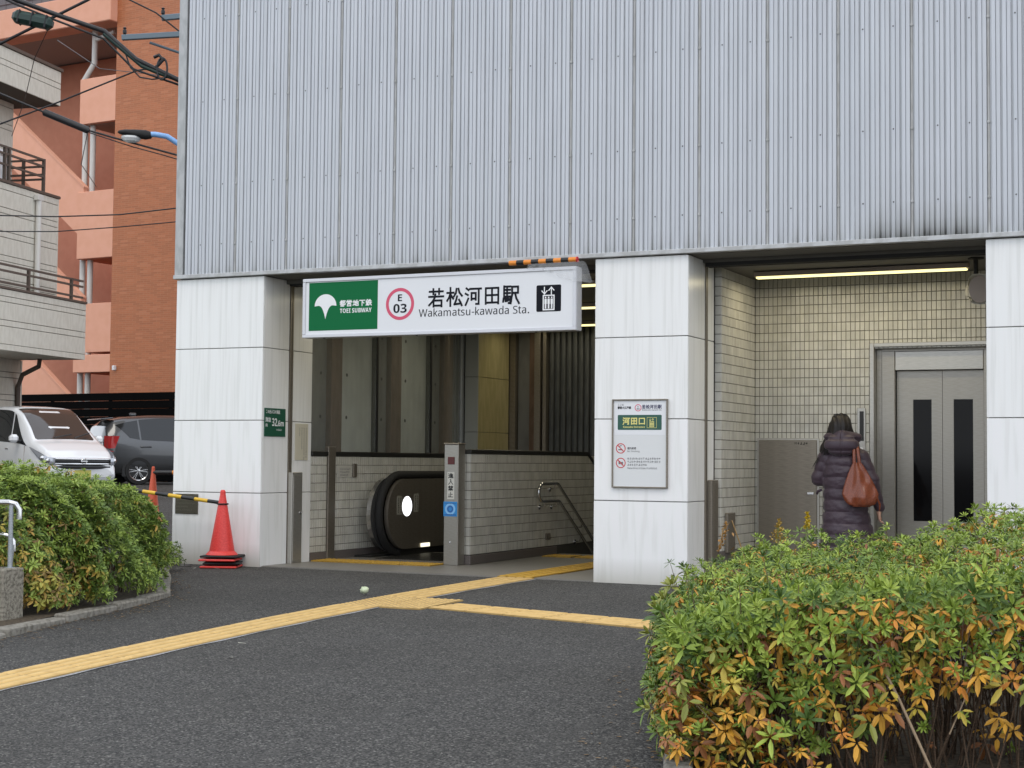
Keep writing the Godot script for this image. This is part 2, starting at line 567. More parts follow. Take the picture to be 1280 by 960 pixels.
func make_materials() -> void:
	M.asphalt = nm([lin(.010, .0095, .009), lin(.043, .041, .037), lin(.066, .063, .058), lin(.135, .13, .118), lin(.20, .19, .175)], [0.12, 0.4, 0.78, 0.95, 1.0], 0.23, Vector3(0.95, 0.95, 0.95), 0.9, 0.0, 5, FastNoiseLite.TYPE_CELLULAR, 1)
	M.asphalt.vertex_color_use_as_albedo = true
	bump(M.asphalt, 0.2, 5.0, 9, FastNoiseLite.TYPE_CELLULAR)
	M.soil = nm([lin(.03, .022, .014), lin(.07, .05, .03), lin(.10, .08, .05)], [0.2, 0.5, 0.8], 0.05, Vector3(1, 1, 1), 0.95)
	M.kerb = nm([lin(.11, .10, .08), lin(.22, .205, .175), lin(.29, .275, .24)], [0.2, 0.5, 0.85], 0.03, Vector3(1.2, 1.2, 1.2), 0.9, 0.0, 4)
	M.concrete = nm([lin(.12, .11, .088), lin(.23, .21, .17), lin(.30, .28, .23)], [0.25, 0.5, 0.8], 0.04, Vector3(1.5, 1.5, 1.5), 0.9, 0.0, 14)
	bump(M.concrete, 0.12, 3.0, 15)
	M.white_panel = nm([lin(.745, .75, .735), lin(.795, .80, .79), lin(.82, .825, .815)], [0.20, 0.40, 0.62], 0.012, Vector3(2.6, 0.10, 2.6), 0.28, 0.0, 21, FastNoiseLite.TYPE_SIMPLEX_SMOOTH, 3)
	M.white_low = nm([lin(.77, .775, .765), lin(.81, .815, .81), lin(.825, .83, .825)], [0.24, 0.40, 0.56], 0.012, Vector3(1.6, 0.15, 1.6), 0.26, 0.0, 22, FastNoiseLite.TYPE_SIMPLEX_SMOOTH, 3)
	M.white_low.vertex_color_use_as_albedo = true
	M.joint = mt(lin(.22, .22, .21), 0.9)
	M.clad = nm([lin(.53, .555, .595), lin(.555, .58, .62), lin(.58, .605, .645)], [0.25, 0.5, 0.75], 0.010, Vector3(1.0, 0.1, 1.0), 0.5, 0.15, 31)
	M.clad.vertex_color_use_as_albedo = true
	M.clad_edge = nm([lin(.36, .37, .37), lin(.44, .45, .45)], [0.3, 0.7], 0.02, Vector3(1, .4, 1), 0.5, 0.2, 32)
	M.clad_flange = nm([lin(.40, .405, .40), lin(.50, .51, .52)], [0.3, 0.6], 0.012, Vector3(1, 1, 1), 0.5, 0.1, 33)
	M.clad_seam = nm([lin(.38, .38, .37), lin(.46, .465, .465)], [0.3, 0.7], 0.02, Vector3(2, .5, 2), 0.6, 0.1, 34)
	M.screw = mt(lin(.10, .10, .105), 0.5, 0.4)
	M.grime = mt(lin(.12, .12, .11), 0.9)
	M.tile = nm([lin(.54, .53, .485), lin(.60, .59, .545)], [0.3, 0.7], 0.01, Vector3(.6, .6, .6), 0.22, 0.0, 41)
	M.grout = mt(lin(.065, .062, .054), 0.95)
	M.tile_plinth = nm([lin(.10, .085, .08), lin(.17, .15, .14)], [0.3, 0.7], 0.06, Vector3(3, 3, 3), 0.5, 0.0, 42)
	M.ceiling = mt(lin(.13, .125, .115), 0.8)
	M.dark = mt(lin(.02, .02, .02), 0.8)
	M.black = mt(lin(.012, .012, .012), 0.45)
	M.coping = mt(lin(.03, .03, .028), 0.35, 0.3)
	M.steel_mid = nm([lin(.32, .305, .27), lin(.38, .36, .325)], [0.3, 0.7], 0.03, Vector3(0.6, 14, 0.6), 0.4, 0.7, 50)
	M.steel = nm([lin(.42, .41, .375), lin(.50, .485, .45)], [0.3, 0.7], 0.03, Vector3(0.6, 14, 0.6), 0.38, 0.75, 51)
	M.steel_dark = nm([lin(.21, .185, .15), lin(.27, .24, .20)], [0.3, 0.7], 0.03, Vector3(0.6, 14, 0.6), 0.36, 0.6, 52)
	M.chrome = mt(lin(.62, .62, .62), 0.2, 0.95)
	M.galv = nm([lin(.30, .33, .36), lin(.40, .43, .46)], [0.3, 0.7], 0.04, Vector3(4, 4, 4), 0.5, 0.4, 53)
	M.floor = nm([lin(.16, .152, .137), lin(.21, .20, .182)], [0.3, 0.7], 0.05, Vector3(2, 2, 2), 0.45, 0.0, 54)
	M.conc_lit = nm([lin(.44, .47, .455), lin(.50, .53, .515)], [0.3, 0.7], 0.010, Vector3(.6, .3, .6), 0.85, 0.0, 55)
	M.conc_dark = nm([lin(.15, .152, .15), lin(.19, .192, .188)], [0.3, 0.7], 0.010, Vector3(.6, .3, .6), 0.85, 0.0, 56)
	M.brown_steel = nm([lin(.13, .085, .058), lin(.17, .11, .078)], [0.3, 0.7], 0.02, Vector3(1, .3, 1), 0.6, 0.2, 57)
	M.lamplit_panel = nm([lin(.40, .35, .17), lin(.47, .41, .21)], [0.3, 0.7], 0.01, Vector3(2, .4, 2), 0.3, 0.0, 58)
	M.shaded_panel = mt(lin(.36, .38, .37), 0.4)
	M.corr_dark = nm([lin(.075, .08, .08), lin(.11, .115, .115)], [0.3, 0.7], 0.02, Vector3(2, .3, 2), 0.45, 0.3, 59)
	M.glass = mt(Color(0.9, 0.94, 0.92, 0.06), 0.02)
	M.glass.transparency = BaseMaterial3D.TRANSPARENCY_ALPHA
	M.white = mt(lin(.78, .79, .80), 0.35)
	M.sign_white = mt(lin(.72, .735, .76), 0.3)
	M.sign_frame = mt(lin(.60, .61, .64), 0.35, 0.2)
	M.ink = mt(lin(.008, .009, .014), 0.6)
	M.ink.metallic_specular = 0.25
	M.ink_grey = mt(lin(.16, .16, .17), 0.6)
	M.green = mt(lin(.005, .135, .045), 0.55)
	M.green.metallic_specular = 0.25
	M.green_dark = mt(lin(.012, .085, .05), 0.4)
	M.green_teal = mt(lin(.02, .09, .065), 0.45)
	M.pink = mt(lin(.62, .07, .14), 0.4)
	M.red = mt(lin(.55, .03, .035), 0.45)
	M.cone = nm([lin(.62, .035, .03), lin(.75, .06, .05)], [0.3, 0.7], 0.03, Vector3(3, 3, 3), 0.45, 0.0, 60)
	M.cone_old = nm([lin(.50, .07, .03), lin(.68, .13, .06)], [0.3, 0.7], 0.05, Vector3(4, 4, 4), 0.6, 0.0, 61)
	M.yellow = mt(lin(.68, .42, .03), 0.5)
	M.orange = mt(lin(.75, .25, .03), 0.5)
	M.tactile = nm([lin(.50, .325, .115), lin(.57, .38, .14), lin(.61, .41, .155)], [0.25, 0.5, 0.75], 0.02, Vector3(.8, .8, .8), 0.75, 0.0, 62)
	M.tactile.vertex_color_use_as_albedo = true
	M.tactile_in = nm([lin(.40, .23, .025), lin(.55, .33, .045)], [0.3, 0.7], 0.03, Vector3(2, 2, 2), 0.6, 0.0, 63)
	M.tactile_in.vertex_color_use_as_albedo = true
	M.tactile_edge = nm([lin(.2, .2, .2), lin(.36, .36, .36)], [0.3, 0.7], 0.05, Vector3(2, 2, 2), 0.9, 0.0, 64)
	M.light_strip = emit(Color(1.0, 0.95, 0.66), 1.5)
	M.pinkwall = nm([lin(.75, .375, .25), lin(.78, .40, .275)], [0.2, 0.8], 0.01, Vector3(.5, .5, .5), 0.85, 0.0, 71)
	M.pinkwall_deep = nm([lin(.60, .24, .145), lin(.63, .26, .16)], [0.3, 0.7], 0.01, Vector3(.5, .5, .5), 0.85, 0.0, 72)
	M.soffit_grey = mt(lin(.36, .31, .28), 0.9)
	M.pipe_white = mt(lin(.62, .60, .56), 0.5)
	M.siding = nm([lin(.58, .55, .47), lin(.65, .62, .54)], [0.3, 0.7], 0.02, Vector3(1.0, .3, 1.0), 0.8, 0.0, 73)
	M.siding_gap = mt(lin(.10, .095, .085), 0.9)
	M.brown_trim = mt(lin(.10, .075, .06), 0.6)
	M.rooftile = nm([lin(.10, .09, .095), lin(.18, .165, .17)], [0.3, 0.7], 0.05, Vector3(3, 3, 3), 0.8, 0.0, 74)
	M.fence = mt(lin(.005, .005, .005), 0.95)
	M.fence.metallic_specular = 0.1
	M.cable = mt(lin(.010, .010, .012), 0.5)
	M.cable_green = mt(lin(.012, .035, .028), 0.5)
	M.arm_steel = mt(lin(.13, .17, .20), 0.5, 0.2)
	M.lamp_blue = mt(lin(.22, .42, .75), 0.35)
	M.rubber = mt(lin(.013, .013, .013), 0.8)
	M.brick = brick_material()

func brick_material() -> StandardMaterial3D:
	var im := Image.create(768, 768, false, Image.FORMAT_RGB8)
	im.fill(lin(.44, .20, .10))
	var r := RandomNumberGenerator.new()
	r.seed = 5
	for j in 24:
		for i in 8:
			var ox := i * 96 + (48 if j % 2 else 0)
			var t := r.randf()
			var k := 0.88 + 0.22 * r.randf()
			var cc := lin(.43 * k, .138 * k, .050 * k) if t < 0.95 else lin(.48, .17, .07)
			for w in [0, -768]:
				im.fill_rect(Rect2i(ox + w, j * 32, 92, 27), cc)
	var m := mt(Color.WHITE, 0.6)
	m.albedo_texture = ImageTexture.create_from_image(im)
	m.uv1_triplanar = true
	m.uv1_scale = Vector3(.55, .83, .55)
	return m

var patch_noise: FastNoiseLite

func sheet(mb: MB, x0: float, x1: float, z0: float, z1: float, n: int, m: int) -> void:
	var g := []
	for i in n + 1:
		var row := []
		for j in m + 1:
			var x := lerpf(x0, x1, float(i) / n)
			var z := lerpf(z0, z1, float(j) / m)
			row.append(Vector3(x, gy(x, z), z))
		g.append(row)
	var from := mb.v.size()
	mb.grid(g, UPV)
	if patch_noise == null:
		patch_noise = FastNoiseLite.new()
		patch_noise.frequency = 0.55
		patch_noise.fractal_octaves = 4
	for i in range(from, mb.v.size()):
		# worn, greyer lanes and darker damp patches
		var t := 1.0 + 0.30 * patch_noise.get_noise_2d(mb.v[i].x, mb.v[i].z) + 0.14 * patch_noise.get_noise_2d(mb.v[i].x * 0.2 + 50.0, mb.v[i].z * 0.2)
		mb.c[i] = Color(t, t * 0.995, t * 0.98)

func build_ground() -> void:
	var mb := MB.new()
	sheet(mb, -14, -6, -0.02, 24, 16, 48)
	sheet(mb, -6, 6, -0.02, 10, 100, 84)
	sheet(mb, -6, 6, 10, 24, 24, 28)
	sheet(mb, 6, 14, -0.02, 24, 16, 48)
	sheet(mb, -14, -4.9, -16, -0.02, 20, 32)
	sheet(mb, 4.9, 14, -16, -0.02, 8, 8)
	sheet(mb, -4.9, 4.9, -16, -7.0, 4, 4)
	sheet(mb, -150, -14, -150, 60, 20, 40)
	sheet(mb, 14, 150, -150, 60, 20, 40)
	sheet(mb, -14, 14, 24, 60, 8, 8)
	sheet(mb, -14, 14, -150, -16, 8, 30)
	# hairline seam across the forecourt and small cracks
	var cr := MB.new()
	var rc := RandomNumberGenerator.new()
	rc.seed = 3
	for line in [[Vector3(-2.6, 0, 2.0), Vector3(-1.05, 0, 1.55)]]:
		var last: Vector3 = line[0]
		for k in 14:
			var nx: Vector3 = line[0].lerp(line[1], (k + 1) / 14.0) + Vector3(rc.randf_range(-.03, .03), 0, rc.randf_range(-.03, .03))
			var wd := rc.randf_range(0.002, 0.004)
			var sd := (nx - last).cross(UPV).normalized() * wd
			var up := Vector3(0, 0.003, 0)
			var la := last + up + Vector3(0, gy(last.x, last.z), 0)
			var lb := nx + up + Vector3(0, gy(nx.x, nx.z), 0)
			cr.quad(la - sd, la + sd, lb + sd, lb - sd, UPV)
			last = nx
	struct("asphalt_crack", cr, M.dark, "hairline seams and cracks in the asphalt")
	struct("ground", mb, M.asphalt, "dark grey asphalt forecourt in front of the station entrance")

# ---------------------------------------------------------------- station shell
const HH := [0.0, 0.7666, 1.53, 2.296, 3.05]

func pillar(par: Node, x0: float, x1: float, zb: float, side: int, gaps: Array) -> void:
	# core with its white panels hung 14 mm in front; side: which side faces the passage
	var mb := MB.new()
	mb.bx(x0 + 0.016, x1 - 0.016, 0.0, 3.05, zb, -0.016)
	var core := part("pillar", mb, M.joint, par)
	for r in 4:
		var y0: float = HH[r] + (0.004 if r else 0.0)
		var y1: float = HH[r + 1] - 0.004
		var p := MB.new()
		if r == 0:
			p.bx(x0, x1, 0.24, y1, -0.0145, 0.0)
			# splashed dirt at the foot
			p.bx(x0, x1, 0.0, 0.24, -0.0145, 0.0)
			for vi in p.v.size():
				var hh := p.v[vi].y
				if hh < 0.01:
					p.c[vi] = Color(.66, .645, .59)
		else:
			p.bx(x0, x1, y0, y1, -0.0145, 0.0, 0.003)
		part("panel", p, M.white_panel if r >= 2 else M.white_low, core)
		for s in [-1, 1]:
			var xs := x0 if s < 0 else x1
			var zz := -0.016
			var cuts: Array = gaps if s == side else [[zb, zb]]
			for g in cuts:
				var q := MB.new()
				q.bx(xs - s * 0.0145, xs, y0, y1, g[1] + 0.002, zz, 0.003)
				part("panel", q, M.white_panel if r >= 2 else M.white_low, core)
				zz = g[0]

var dirt_noise: FastNoiseLite

# weathering of the cladding: soot runs up from the flange, most of all near the right pillar; groove shade is painted in too
func dirt_and_shade(v: Vector3, k: int) -> Color:
	if dirt_noise == null:
		dirt_noise = FastNoiseLite.new()
		dirt_noise.seed = 8
		dirt_noise.frequency = 1.0
	var run := maxf(0.0, dirt_noise.get_noise_2d(v.x * 9.0, 3.0) * 0.9 + 0.35)
	var h := v.y - 3.10
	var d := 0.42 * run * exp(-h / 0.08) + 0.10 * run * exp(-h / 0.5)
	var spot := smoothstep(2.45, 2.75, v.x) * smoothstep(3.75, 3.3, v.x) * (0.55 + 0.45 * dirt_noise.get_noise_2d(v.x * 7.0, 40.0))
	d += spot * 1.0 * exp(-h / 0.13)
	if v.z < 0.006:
		d = d * 1.3 + 0.10  # shade between the ribs, painted as extra darkening of the grooves
	var tone := 0.985 + 0.03 * dirt_noise.get_noise_2d(v.x * 14.0, 80.0)
	var t := clampf(1.0 - d, 0.12, 1.0) * tone
	return Color(t, t * (1.0 - 0.02 * d), t * (1.0 - 0.12 * d))

func build_station() -> void:
	var st := thing("station_building", "low station entrance clad in ribbed silver metal above white panelled pillars", "station")
	pillar(st, -4.885, -3.758, -0.96, 1, [[-0.565, -0.50], [-0.96, -0.96]])
	pillar(st, 0.0, 0.9236, -0.773, 1, [[-0.55, -0.495], [-0.773, -0.773]])
	pillar(st, 3.577, 4.75, -0.96, -1, [[-0.565, -0.50], [-0.96, -0.96]])
	# black shutter rails in the pillar sides
	for d in [[-3.758, 1, -0.565, -0.50], [0.9236, 1, -0.55, -0.495], [3.577, -1, -0.565, -0.50]]:
		var mb := MB.new()
		mb.bx(d[0] - d[1] * 0.03, d[0] + d[1] * 0.004, 0.0, 3.04, d[2] + 0.022, d[3] - 0.022)
		mb.bx(d[0] - d[1] * 0.015, d[0] + d[1] * 0.012, 0.0, 3.04, d[2] + 0.004, d[2] + 0.02)
		mb.bx(d[0] - d[1] * 0.015, d[0] + d[1] * 0.012, 0.0, 3.04, d[3] - 0.02, d[3] - 0.004)
		part("shutter_rail", mb, M.steel_dark, st)
	# ribbed cladding, one sheet between each pair of seams
	var seams := []
	for k in range(-2, 15):
		seams.append(-4.777 + 0.645 * (k + 1) if k >= -1 else -4.81)
	var xs := [-4.80]
	for k in 15:
		xs.append(-4.132 + 0.645 * k)
	xs[xs.size() - 1] = 4.75
	for i in xs.size() - 1:
		var x0: float = xs[i] + 0.012
		var x1: float = xs[i + 1] - 0.012
		var nr := int(round((x1 - x0) / 0.0885))
		var pt := (x1 - x0) / nr
		var prof := []
		for r in nr:
			var a := x0 + pt * r
			prof.append_array([[a, 0.0], [a + pt * 0.13, 0.0], [a + pt * 0.19, 0.020], [a + pt * 0.55, 0.027], [a + pt * 0.575, 0.014], [a + pt * 0.61, 0.014], [a + pt * 0.635, 0.027], [a + pt * 0.95, 0.016]])
		prof.append([x1, 0.0])
		var mb := MB.new()
		var ys := [3.10, 3.13, 3.18, 3.26, 3.42, 3.8, 7.2]
		for k in prof.size() - 1:
			var nn := Vector3(prof[k][1] - prof[k + 1][1], 0, prof[k + 1][0] - prof[k][0]).normalized()
			for yi in ys.size() - 1:
				var q := []
				for e in [[k, yi], [k + 1, yi], [k + 1, yi + 1], [k, yi + 1]]:
					q.append(Vector3(prof[e[0]][0], ys[e[1]], prof[e[0]][1]))
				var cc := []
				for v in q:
					cc.append(dirt_and_shade(v, k))
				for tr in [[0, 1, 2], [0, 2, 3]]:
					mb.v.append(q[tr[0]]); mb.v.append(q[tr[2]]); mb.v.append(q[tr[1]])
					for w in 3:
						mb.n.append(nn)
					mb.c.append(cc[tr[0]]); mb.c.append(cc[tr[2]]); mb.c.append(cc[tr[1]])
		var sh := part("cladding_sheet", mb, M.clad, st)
		var sb := MB.new()
		for y in [3.413, 4.055, 4.964, 5.873, 6.78]:
			for fx in [0.28, 0.72]:
				sb.lathe([[0.0075, 0], [0.0075, 0.005], [0.0, 0.007]], 6, Transform3D(Basis(Vector3(1, 0, 0), PI / 2), Vector3(x0 + pt * (roundf(nr * fx) + 0.38), y, 0.021)))
		part("screws", sb, M.screw, sh).set_meta("kind", "stuff")
	for i in range(1, xs.size() - 1):
		var mb := MB.new()
		mb.bx(xs[i] - 0.009, xs[i] + 0.009, 3.10, 7.2, -0.004, 0.005)
		for y in [3.413, 4.055, 4.964, 5.873, 6.78]:
			mb.lathe([[0.014, 0], [0.014, 0.007], [0.0, 0.009]], 8, Transform3D(Basis(Vector3(1, 0, 0), PI / 2), Vector3(xs[i], y, 0.005)))
		part("seam_strip", mb, M.clad_seam, st)
	var b := MB.new()
	b.bx(-4.905, -4.80, 3.10, 7.22, -0.05, 0.024, 0.004)
	part("corner_trim", b, M.clad_edge, st)
	b = MB.new()
	b.bx(4.75, 4.86, 3.10, 7.22, -0.05, 0.024, 0.004)
	part("corner_trim", b, M.clad_edge, st)
	b = MB.new()
	b.bx(-4.91, 4.87, 3.056, 3.098, -0.03, 0.042, 0.004)
	part("bottom_flange", b, M.clad_flange, st)
	b = MB.new()
	b.bx(-4.9, 4.86, 7.22, 7.32, -7.1, 0.06, 0.01)
	part("roof", b, M.clad_edge, st)
	# upper walls and back shell
	b = MB.new()
	b.bx(-4.885, -4.865, 3.05, 7.2, -7.0, -0.06)
	b.bx(4.82, 4.84, 0.0, 7.2, -7.0, -0.06)
	b.bx(-4.885, -4.6, 0.0, 3.05, -7.0, -0.965)
	b.bx(-4.6, 4.82, -4.0, 7.2, -7.0, -6.75)
	part("outer_wall", b, M.clad_edge, st)
	# beam behind the flange, and the ceilings
	b = MB.new()
	b.bx(-4.86, 4.8, 3.052, 3.5, -0.42, -0.035)
	part("lintel", b, M.ceiling, st)
	b = MB.new()
	b.bx(-4.6, 0.66, 3.005, 3.2, -6.74, -0.425)
	b.bx(0.9, 4.8, 3.02, 3.2, -2.0, -0.425)
	part("ceiling", b, M.ceiling, st)
	for d in [[-3.72, -0.02], [0.95, 3.56]]:
		b = MB.new()
		b.bx(d[0], d[1], 2.985, 3.045, -0.475, -0.428)
		b.bx(d[0], d[1], 2.985, 3.045, -0.56, -0.51)
		part("shutter_slot", b, M.dark, st)

func tile_face(par: Node, nmn: String, x0: float, x1: float, y0: float, y1: float, xf: Transform3D, holes: Array, tw := 0.047, th := 0.0928, mat: Material = null) -> void:
	# small upright tiles standing proud of the dark grout
	var mb := MB.new()
	var nx := int(ceil((x1 - x0) / tw))
	var ny := int(ceil((y1 - y0) / th))
	var r := RandomNumberGenerator.new()
	r.seed = 11
	for i in nx:
		for j in ny:
			var a0 := x0 + i * tw + 0.0016
			var a1 := minf(x0 + (i + 1) * tw - 0.0016, x1)
			var b1 := y1 - j * th - 0.002
			var b0 := maxf(y1 - (j + 1) * th + 0.002, y0)
			if a1 - a0 < 0.006 or b1 - b0 < 0.006:
				continue
			var cx := (a0 + a1) / 2
			var cy := (b0 + b1) / 2
			var skip := false
			for h in holes:
				if cx > h[0] and cx < h[1] and cy > h[2] and cy < h[3]:
					skip = true
			if skip:
				continue
			var t := 1.0 - 0.16 * r.randf()
			mb.col = Color(t, t, t * (1.0 - 0.03 * r.randf()))
			var z := 0.005
			var e := 0.003
			var q := [xf * Vector3(a0 + e, b0 + e, z), xf * Vector3(a1 - e, b0 + e, z), xf * Vector3(a1 - e, b1 - e, z), xf * Vector3(a0 + e, b1 - e, z)]
			var p := [xf * Vector3(a0, b0, 0), xf * Vector3(a1, b0, 0), xf * Vector3(a1, b1, 0), xf * Vector3(a0, b1, 0)]
			# each tile leans by a hair, so that gloss breaks up from tile to tile
			var tilt := xf.basis * Vector3(r.randf_range(-.02, .02), r.randf_range(-.02, .02), 1)
			mb.tri3(q[0], q[1], q[2], tilt, tilt, tilt)
			mb.tri3(q[0], q[2], q[3], tilt, tilt, tilt)
			for k in 4:
				var nn: Vector3 = xf.basis * [Vector3(0, -1, .5), Vector3(1, 0, .5), Vector3(0, 1, .5), Vector3(-1, 0, .5)][k]
				mb.quad(p[k], p[(k + 1) % 4], q[(k + 1) % 4], q[k], nn)
	var m: StandardMaterial3D = mat if mat else M.tile
	m.vertex_color_use_as_albedo = true
	part(nmn, mb, m, par).set_meta("kind", "stuff")

func build_station_inside() -> void:
	var st: Node3D = get_node("station_building")
	# floors
	var b := MB.new()
	b.bx(-3.75, -0.004, -0.2, 0.006, -1.6, -0.024)
	b.bx(-3.75, -2.13, -0.2, 0.006, -3.25, -1.604)
	b.bx(-2.018, 0.66, -0.2, 0.006, -3.9, -1.604)
	b.bx(0.94, 3.57, -0.2, 0.006, -0.8, -0.024)
	part("floor", b, M.floor, st)
	b = MB.new()
	b.bx(0.93, 3.9, -0.2, 0.08, -2.1, -0.803)
	part("landing", b, M.floor, st)
	# thin lighter line of paving along the front edge
	b = MB.new()
	b.bx(-3.75, -0.004, 0.0065, 0.0105, -0.60, -0.045)
	part("threshold", b, M.floor, st)
	# stairs going down behind the dividing wall
	for k in 14:
		b = MB.new()
		b.bx(-2.01, 0.655, -0.16 * (k + 1) - 0.2, -0.16 * (k + 1), -3.9 - 0.3 * (k + 1) + 0.002, -3.9 - 0.3 * k)
		part("stair_step", b, M.floor, st)
		if k > 8:
			break
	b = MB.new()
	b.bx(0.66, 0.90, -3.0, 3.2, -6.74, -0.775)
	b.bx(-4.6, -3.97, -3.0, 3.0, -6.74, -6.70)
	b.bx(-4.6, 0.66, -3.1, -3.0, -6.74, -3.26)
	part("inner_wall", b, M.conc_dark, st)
	# left tiled wall beside the escalator
	var w := MB.new()
	w.bx(-3.93, -3.763, -3.0, 1.165, -5.02, -0.963)
	var lw := part("tiled_wall", w, M.grout, st)
	# local x runs to the back (-z): face looks +x
	var xf := Transform3D(Basis(Vector3(0, 0, -1), UPV, Vector3(1, 0, 0)), Vector3(-3.763, 0, -0.963))
	tile_face(lw, "tiles", 0.0, 4.05, 0.10, 1.16, xf, [[0.34, 0.49, -1, 2]], 0.047, 0.099)
	w = MB.new()
	w.bx(-3.763, -3.752, 0.0, 0.10, -4.0, -1.455)
	w.bx(-3.763, -3.752, 0.0, 0.10, -1.30, -0.963)
	part("plinth", w, M.tile_plinth, lw)
	w = MB.new()
	w.bx(-3.95, -3.745, 1.165, 1.215, -5.03, -0.965, 0.006)
	part("coping", w, M.coping, lw)
	w = MB.new()
	w.bx(-3.80, -3.742, 0.0, 1.27, -1.455, -1.30, 0.005)
	part("guide_post", w, M.steel_dark, lw)
	# dividing wall between escalator and stairs
	w = MB.new()
	w.bx(-2.126, -2.023, -3.0, 1.20, -5.0, -1.425)
	var dv := part("dividing_wall", w, M.grout, st)
	tile_face(dv, "tiles", 0.0, 3.57, 0.105, 1.20, Transform3D(Basis(Vector3(0, 0, -1), UPV, Vector3(1, 0, 0)), Vector3(-2.023, 0, -1.425)), [], 0.047, 0.099)
	tile_face(dv, "tiles", 0.0, 0.103, 0.105, 1.20, Transform3D(Basis(), Vector3(-2.126, 0, -1.425)), [], 0.0515, 0.099)
	w = MB.new()
	w.bx(-2.13, -2.012, 0.006, 0.103, -3.75, -1.415, 0.004)
	part("plinth", w, M.tile_plinth, dv)
	w = MB.new()
	w.bx(-2.135, -2.01, 1.20, 1.25, -4.72, -1.415, 0.006)
	w.prism(pol([[4.72, 1.25], [4.72, 1.20], [7.0, -0.1], [7.0, -0.05]]), -2.135, -2.01, Transform3D(Basis(Vector3(0, 0, -1), UPV, Vector3(1, 0, 0)), Vector3.ZERO))
	part("coping", w, M.coping, dv)
	# upper left wall: cast concrete with tie holes, its two tones painting bright and dim bands of the glass, brown steel columns, glass in front
	var up := holder("window_wall", st)
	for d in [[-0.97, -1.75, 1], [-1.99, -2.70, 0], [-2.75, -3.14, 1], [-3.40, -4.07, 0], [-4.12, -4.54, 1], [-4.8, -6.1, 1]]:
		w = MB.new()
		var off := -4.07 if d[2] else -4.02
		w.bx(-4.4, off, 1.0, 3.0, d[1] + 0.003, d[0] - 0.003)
		var pn := part("concrete_panel", w, M.conc_dark if d[2] else M.conc_lit, up)
		w = MB.new()
		for y in [1.62, 2.12, 2.62]:
			for zz in ([d[0] - 0.13] if d[2] == 0 else [d[1] + 0.12]):
				w.lathe([[0.022, 0.0], [0.019, 0.003], [0.0, 0.0035]], 12, Transform3D(Basis(Vector3(0, 0, 1), -PI / 2), Vector3(off, y, zz)))
		part("tie_holes", w, M.black, pn).set_meta("kind", "stuff")
	for d in [[-1.753, -1.987], [-3.143, -3.397], [-4.543, -4.79]]:
		w = MB.new()
		w.bx(-4.2, -4.0, 1.215, 3.0, d[1], d[0], 0.004)
		part("steel_column", w, M.brown_steel, up)
	for z in [-2.725, -4.095]:
		w = MB.new()
		w.bx(-4.05, -3.95, 1.215, 3.0, z - 0.018, z + 0.018)
		part("mullion", w, M.black, up)
	for d in [[-1.0, -2.70], [-2.75, -4.07], [-4.12, -4.9]]:
		w = MB.new()
		w.bx(-3.972, -3.96, 1.22, 3.0, d[1], d[0])
		part("glass_pane", w, M.glass, up)
	# rear pillar, shade painted grey on its front, lamplight painted yellow on its side
	w = MB.new()
	w.bx(-3.93, -3.765, -0.2, 3.0, -6.0, -5.06)
	var rp := part("rear_pillar", w, M.joint, st)
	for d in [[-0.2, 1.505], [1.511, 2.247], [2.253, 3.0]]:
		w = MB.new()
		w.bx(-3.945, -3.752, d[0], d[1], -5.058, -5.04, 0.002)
		part("panel", w, M.shaded_panel, rp)
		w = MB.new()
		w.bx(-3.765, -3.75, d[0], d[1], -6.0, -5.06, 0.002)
		part("panel", w, M.lamplit_panel, rp)
	w = MB.new()
	w.tube([Vector3(-4.0, 1.2, -5.03), Vector3(-4.0, 3.0, -5.03)], 0.045, 12)
	w.bx(-4.10, -4.065, 1.2, 3.0, -5.06, -4.98)
	part("drain_pipe", w, M.galv, st)
	# back wall across the stairs
	w = MB.new()
	w.bx(-3.75, -3.66, -3.0, 3.0, -6.14, -6.02)
	w.bx(-3.36, -3.27, -3.0, 3.0, -6.16, -6.0)
	w.bx(-3.24, -3.19, -3.0, 3.0, -6.14, -6.02)
	part("steel_frame", w, M.steel_dark, st)
	w = MB.new()
	w.bx(-3.65, -3.46, -3.0, 3.0, -6.2, -6.1)
	part("concrete_panel", w, M.conc_dark, st)
	w = MB.new()
	w.bx(-3.46, -3.36, -3.0, 3.0, -6.16, -6.06)
	part("steel_column", w, M.brown_steel, st)
	w = MB.new()
	var x := -3.18
	while x < 0.6:
		var q := [[x, -6.12], [x + .035, -6.12], [x + .045, -6.075], [x + .078, -6.075], [x + .088, -6.12]]
		for k in 4:
			w.quad(Vector3(q[k][0], -3, q[k][1]), Vector3(q[k + 1][0], -3, q[k + 1][1]), Vector3(q[k + 1][0], 3, q[k + 1][1]), Vector3(q[k][0], 3, q[k][1]), Vector3(0, 0, 1))
		x += 0.088
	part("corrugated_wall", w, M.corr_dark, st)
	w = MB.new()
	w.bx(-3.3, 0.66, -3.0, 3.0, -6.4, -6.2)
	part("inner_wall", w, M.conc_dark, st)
	# lift lobby walls
	var A := 0.99
	var za := -0.80
	var zb := -1.937
	w = MB.new()
	w.bx(0.90, A - 0.005, 0.0, 3.02, -2.05, -0.806)
	w.bx(A - 0.004, 3.9, 0.0, 3.02, -2.36, zb - 0.23)
	w.bx(A - 0.004, 2.19, 0.0, 3.02, zb - 0.219, zb - 0.005)
	w.bx(2.19, 3.9, 2.315, 3.02, zb - 0.219, zb - 0.005)
	w.bx(3.40, 3.9, 0.0, 2.314, zb - 0.219, zb - 0.005)
	var lb := part("tiled_wall", w, M.grout, st)
	tile_face(lb, "tiles", 0.0, 1.13, 0.28, 3.02, Transform3D(Basis(Vector3(0, 0, -1), UPV, Vector3(1, 0, 0)), Vector3(A - 0.005, 0, za - 0.006)), [])
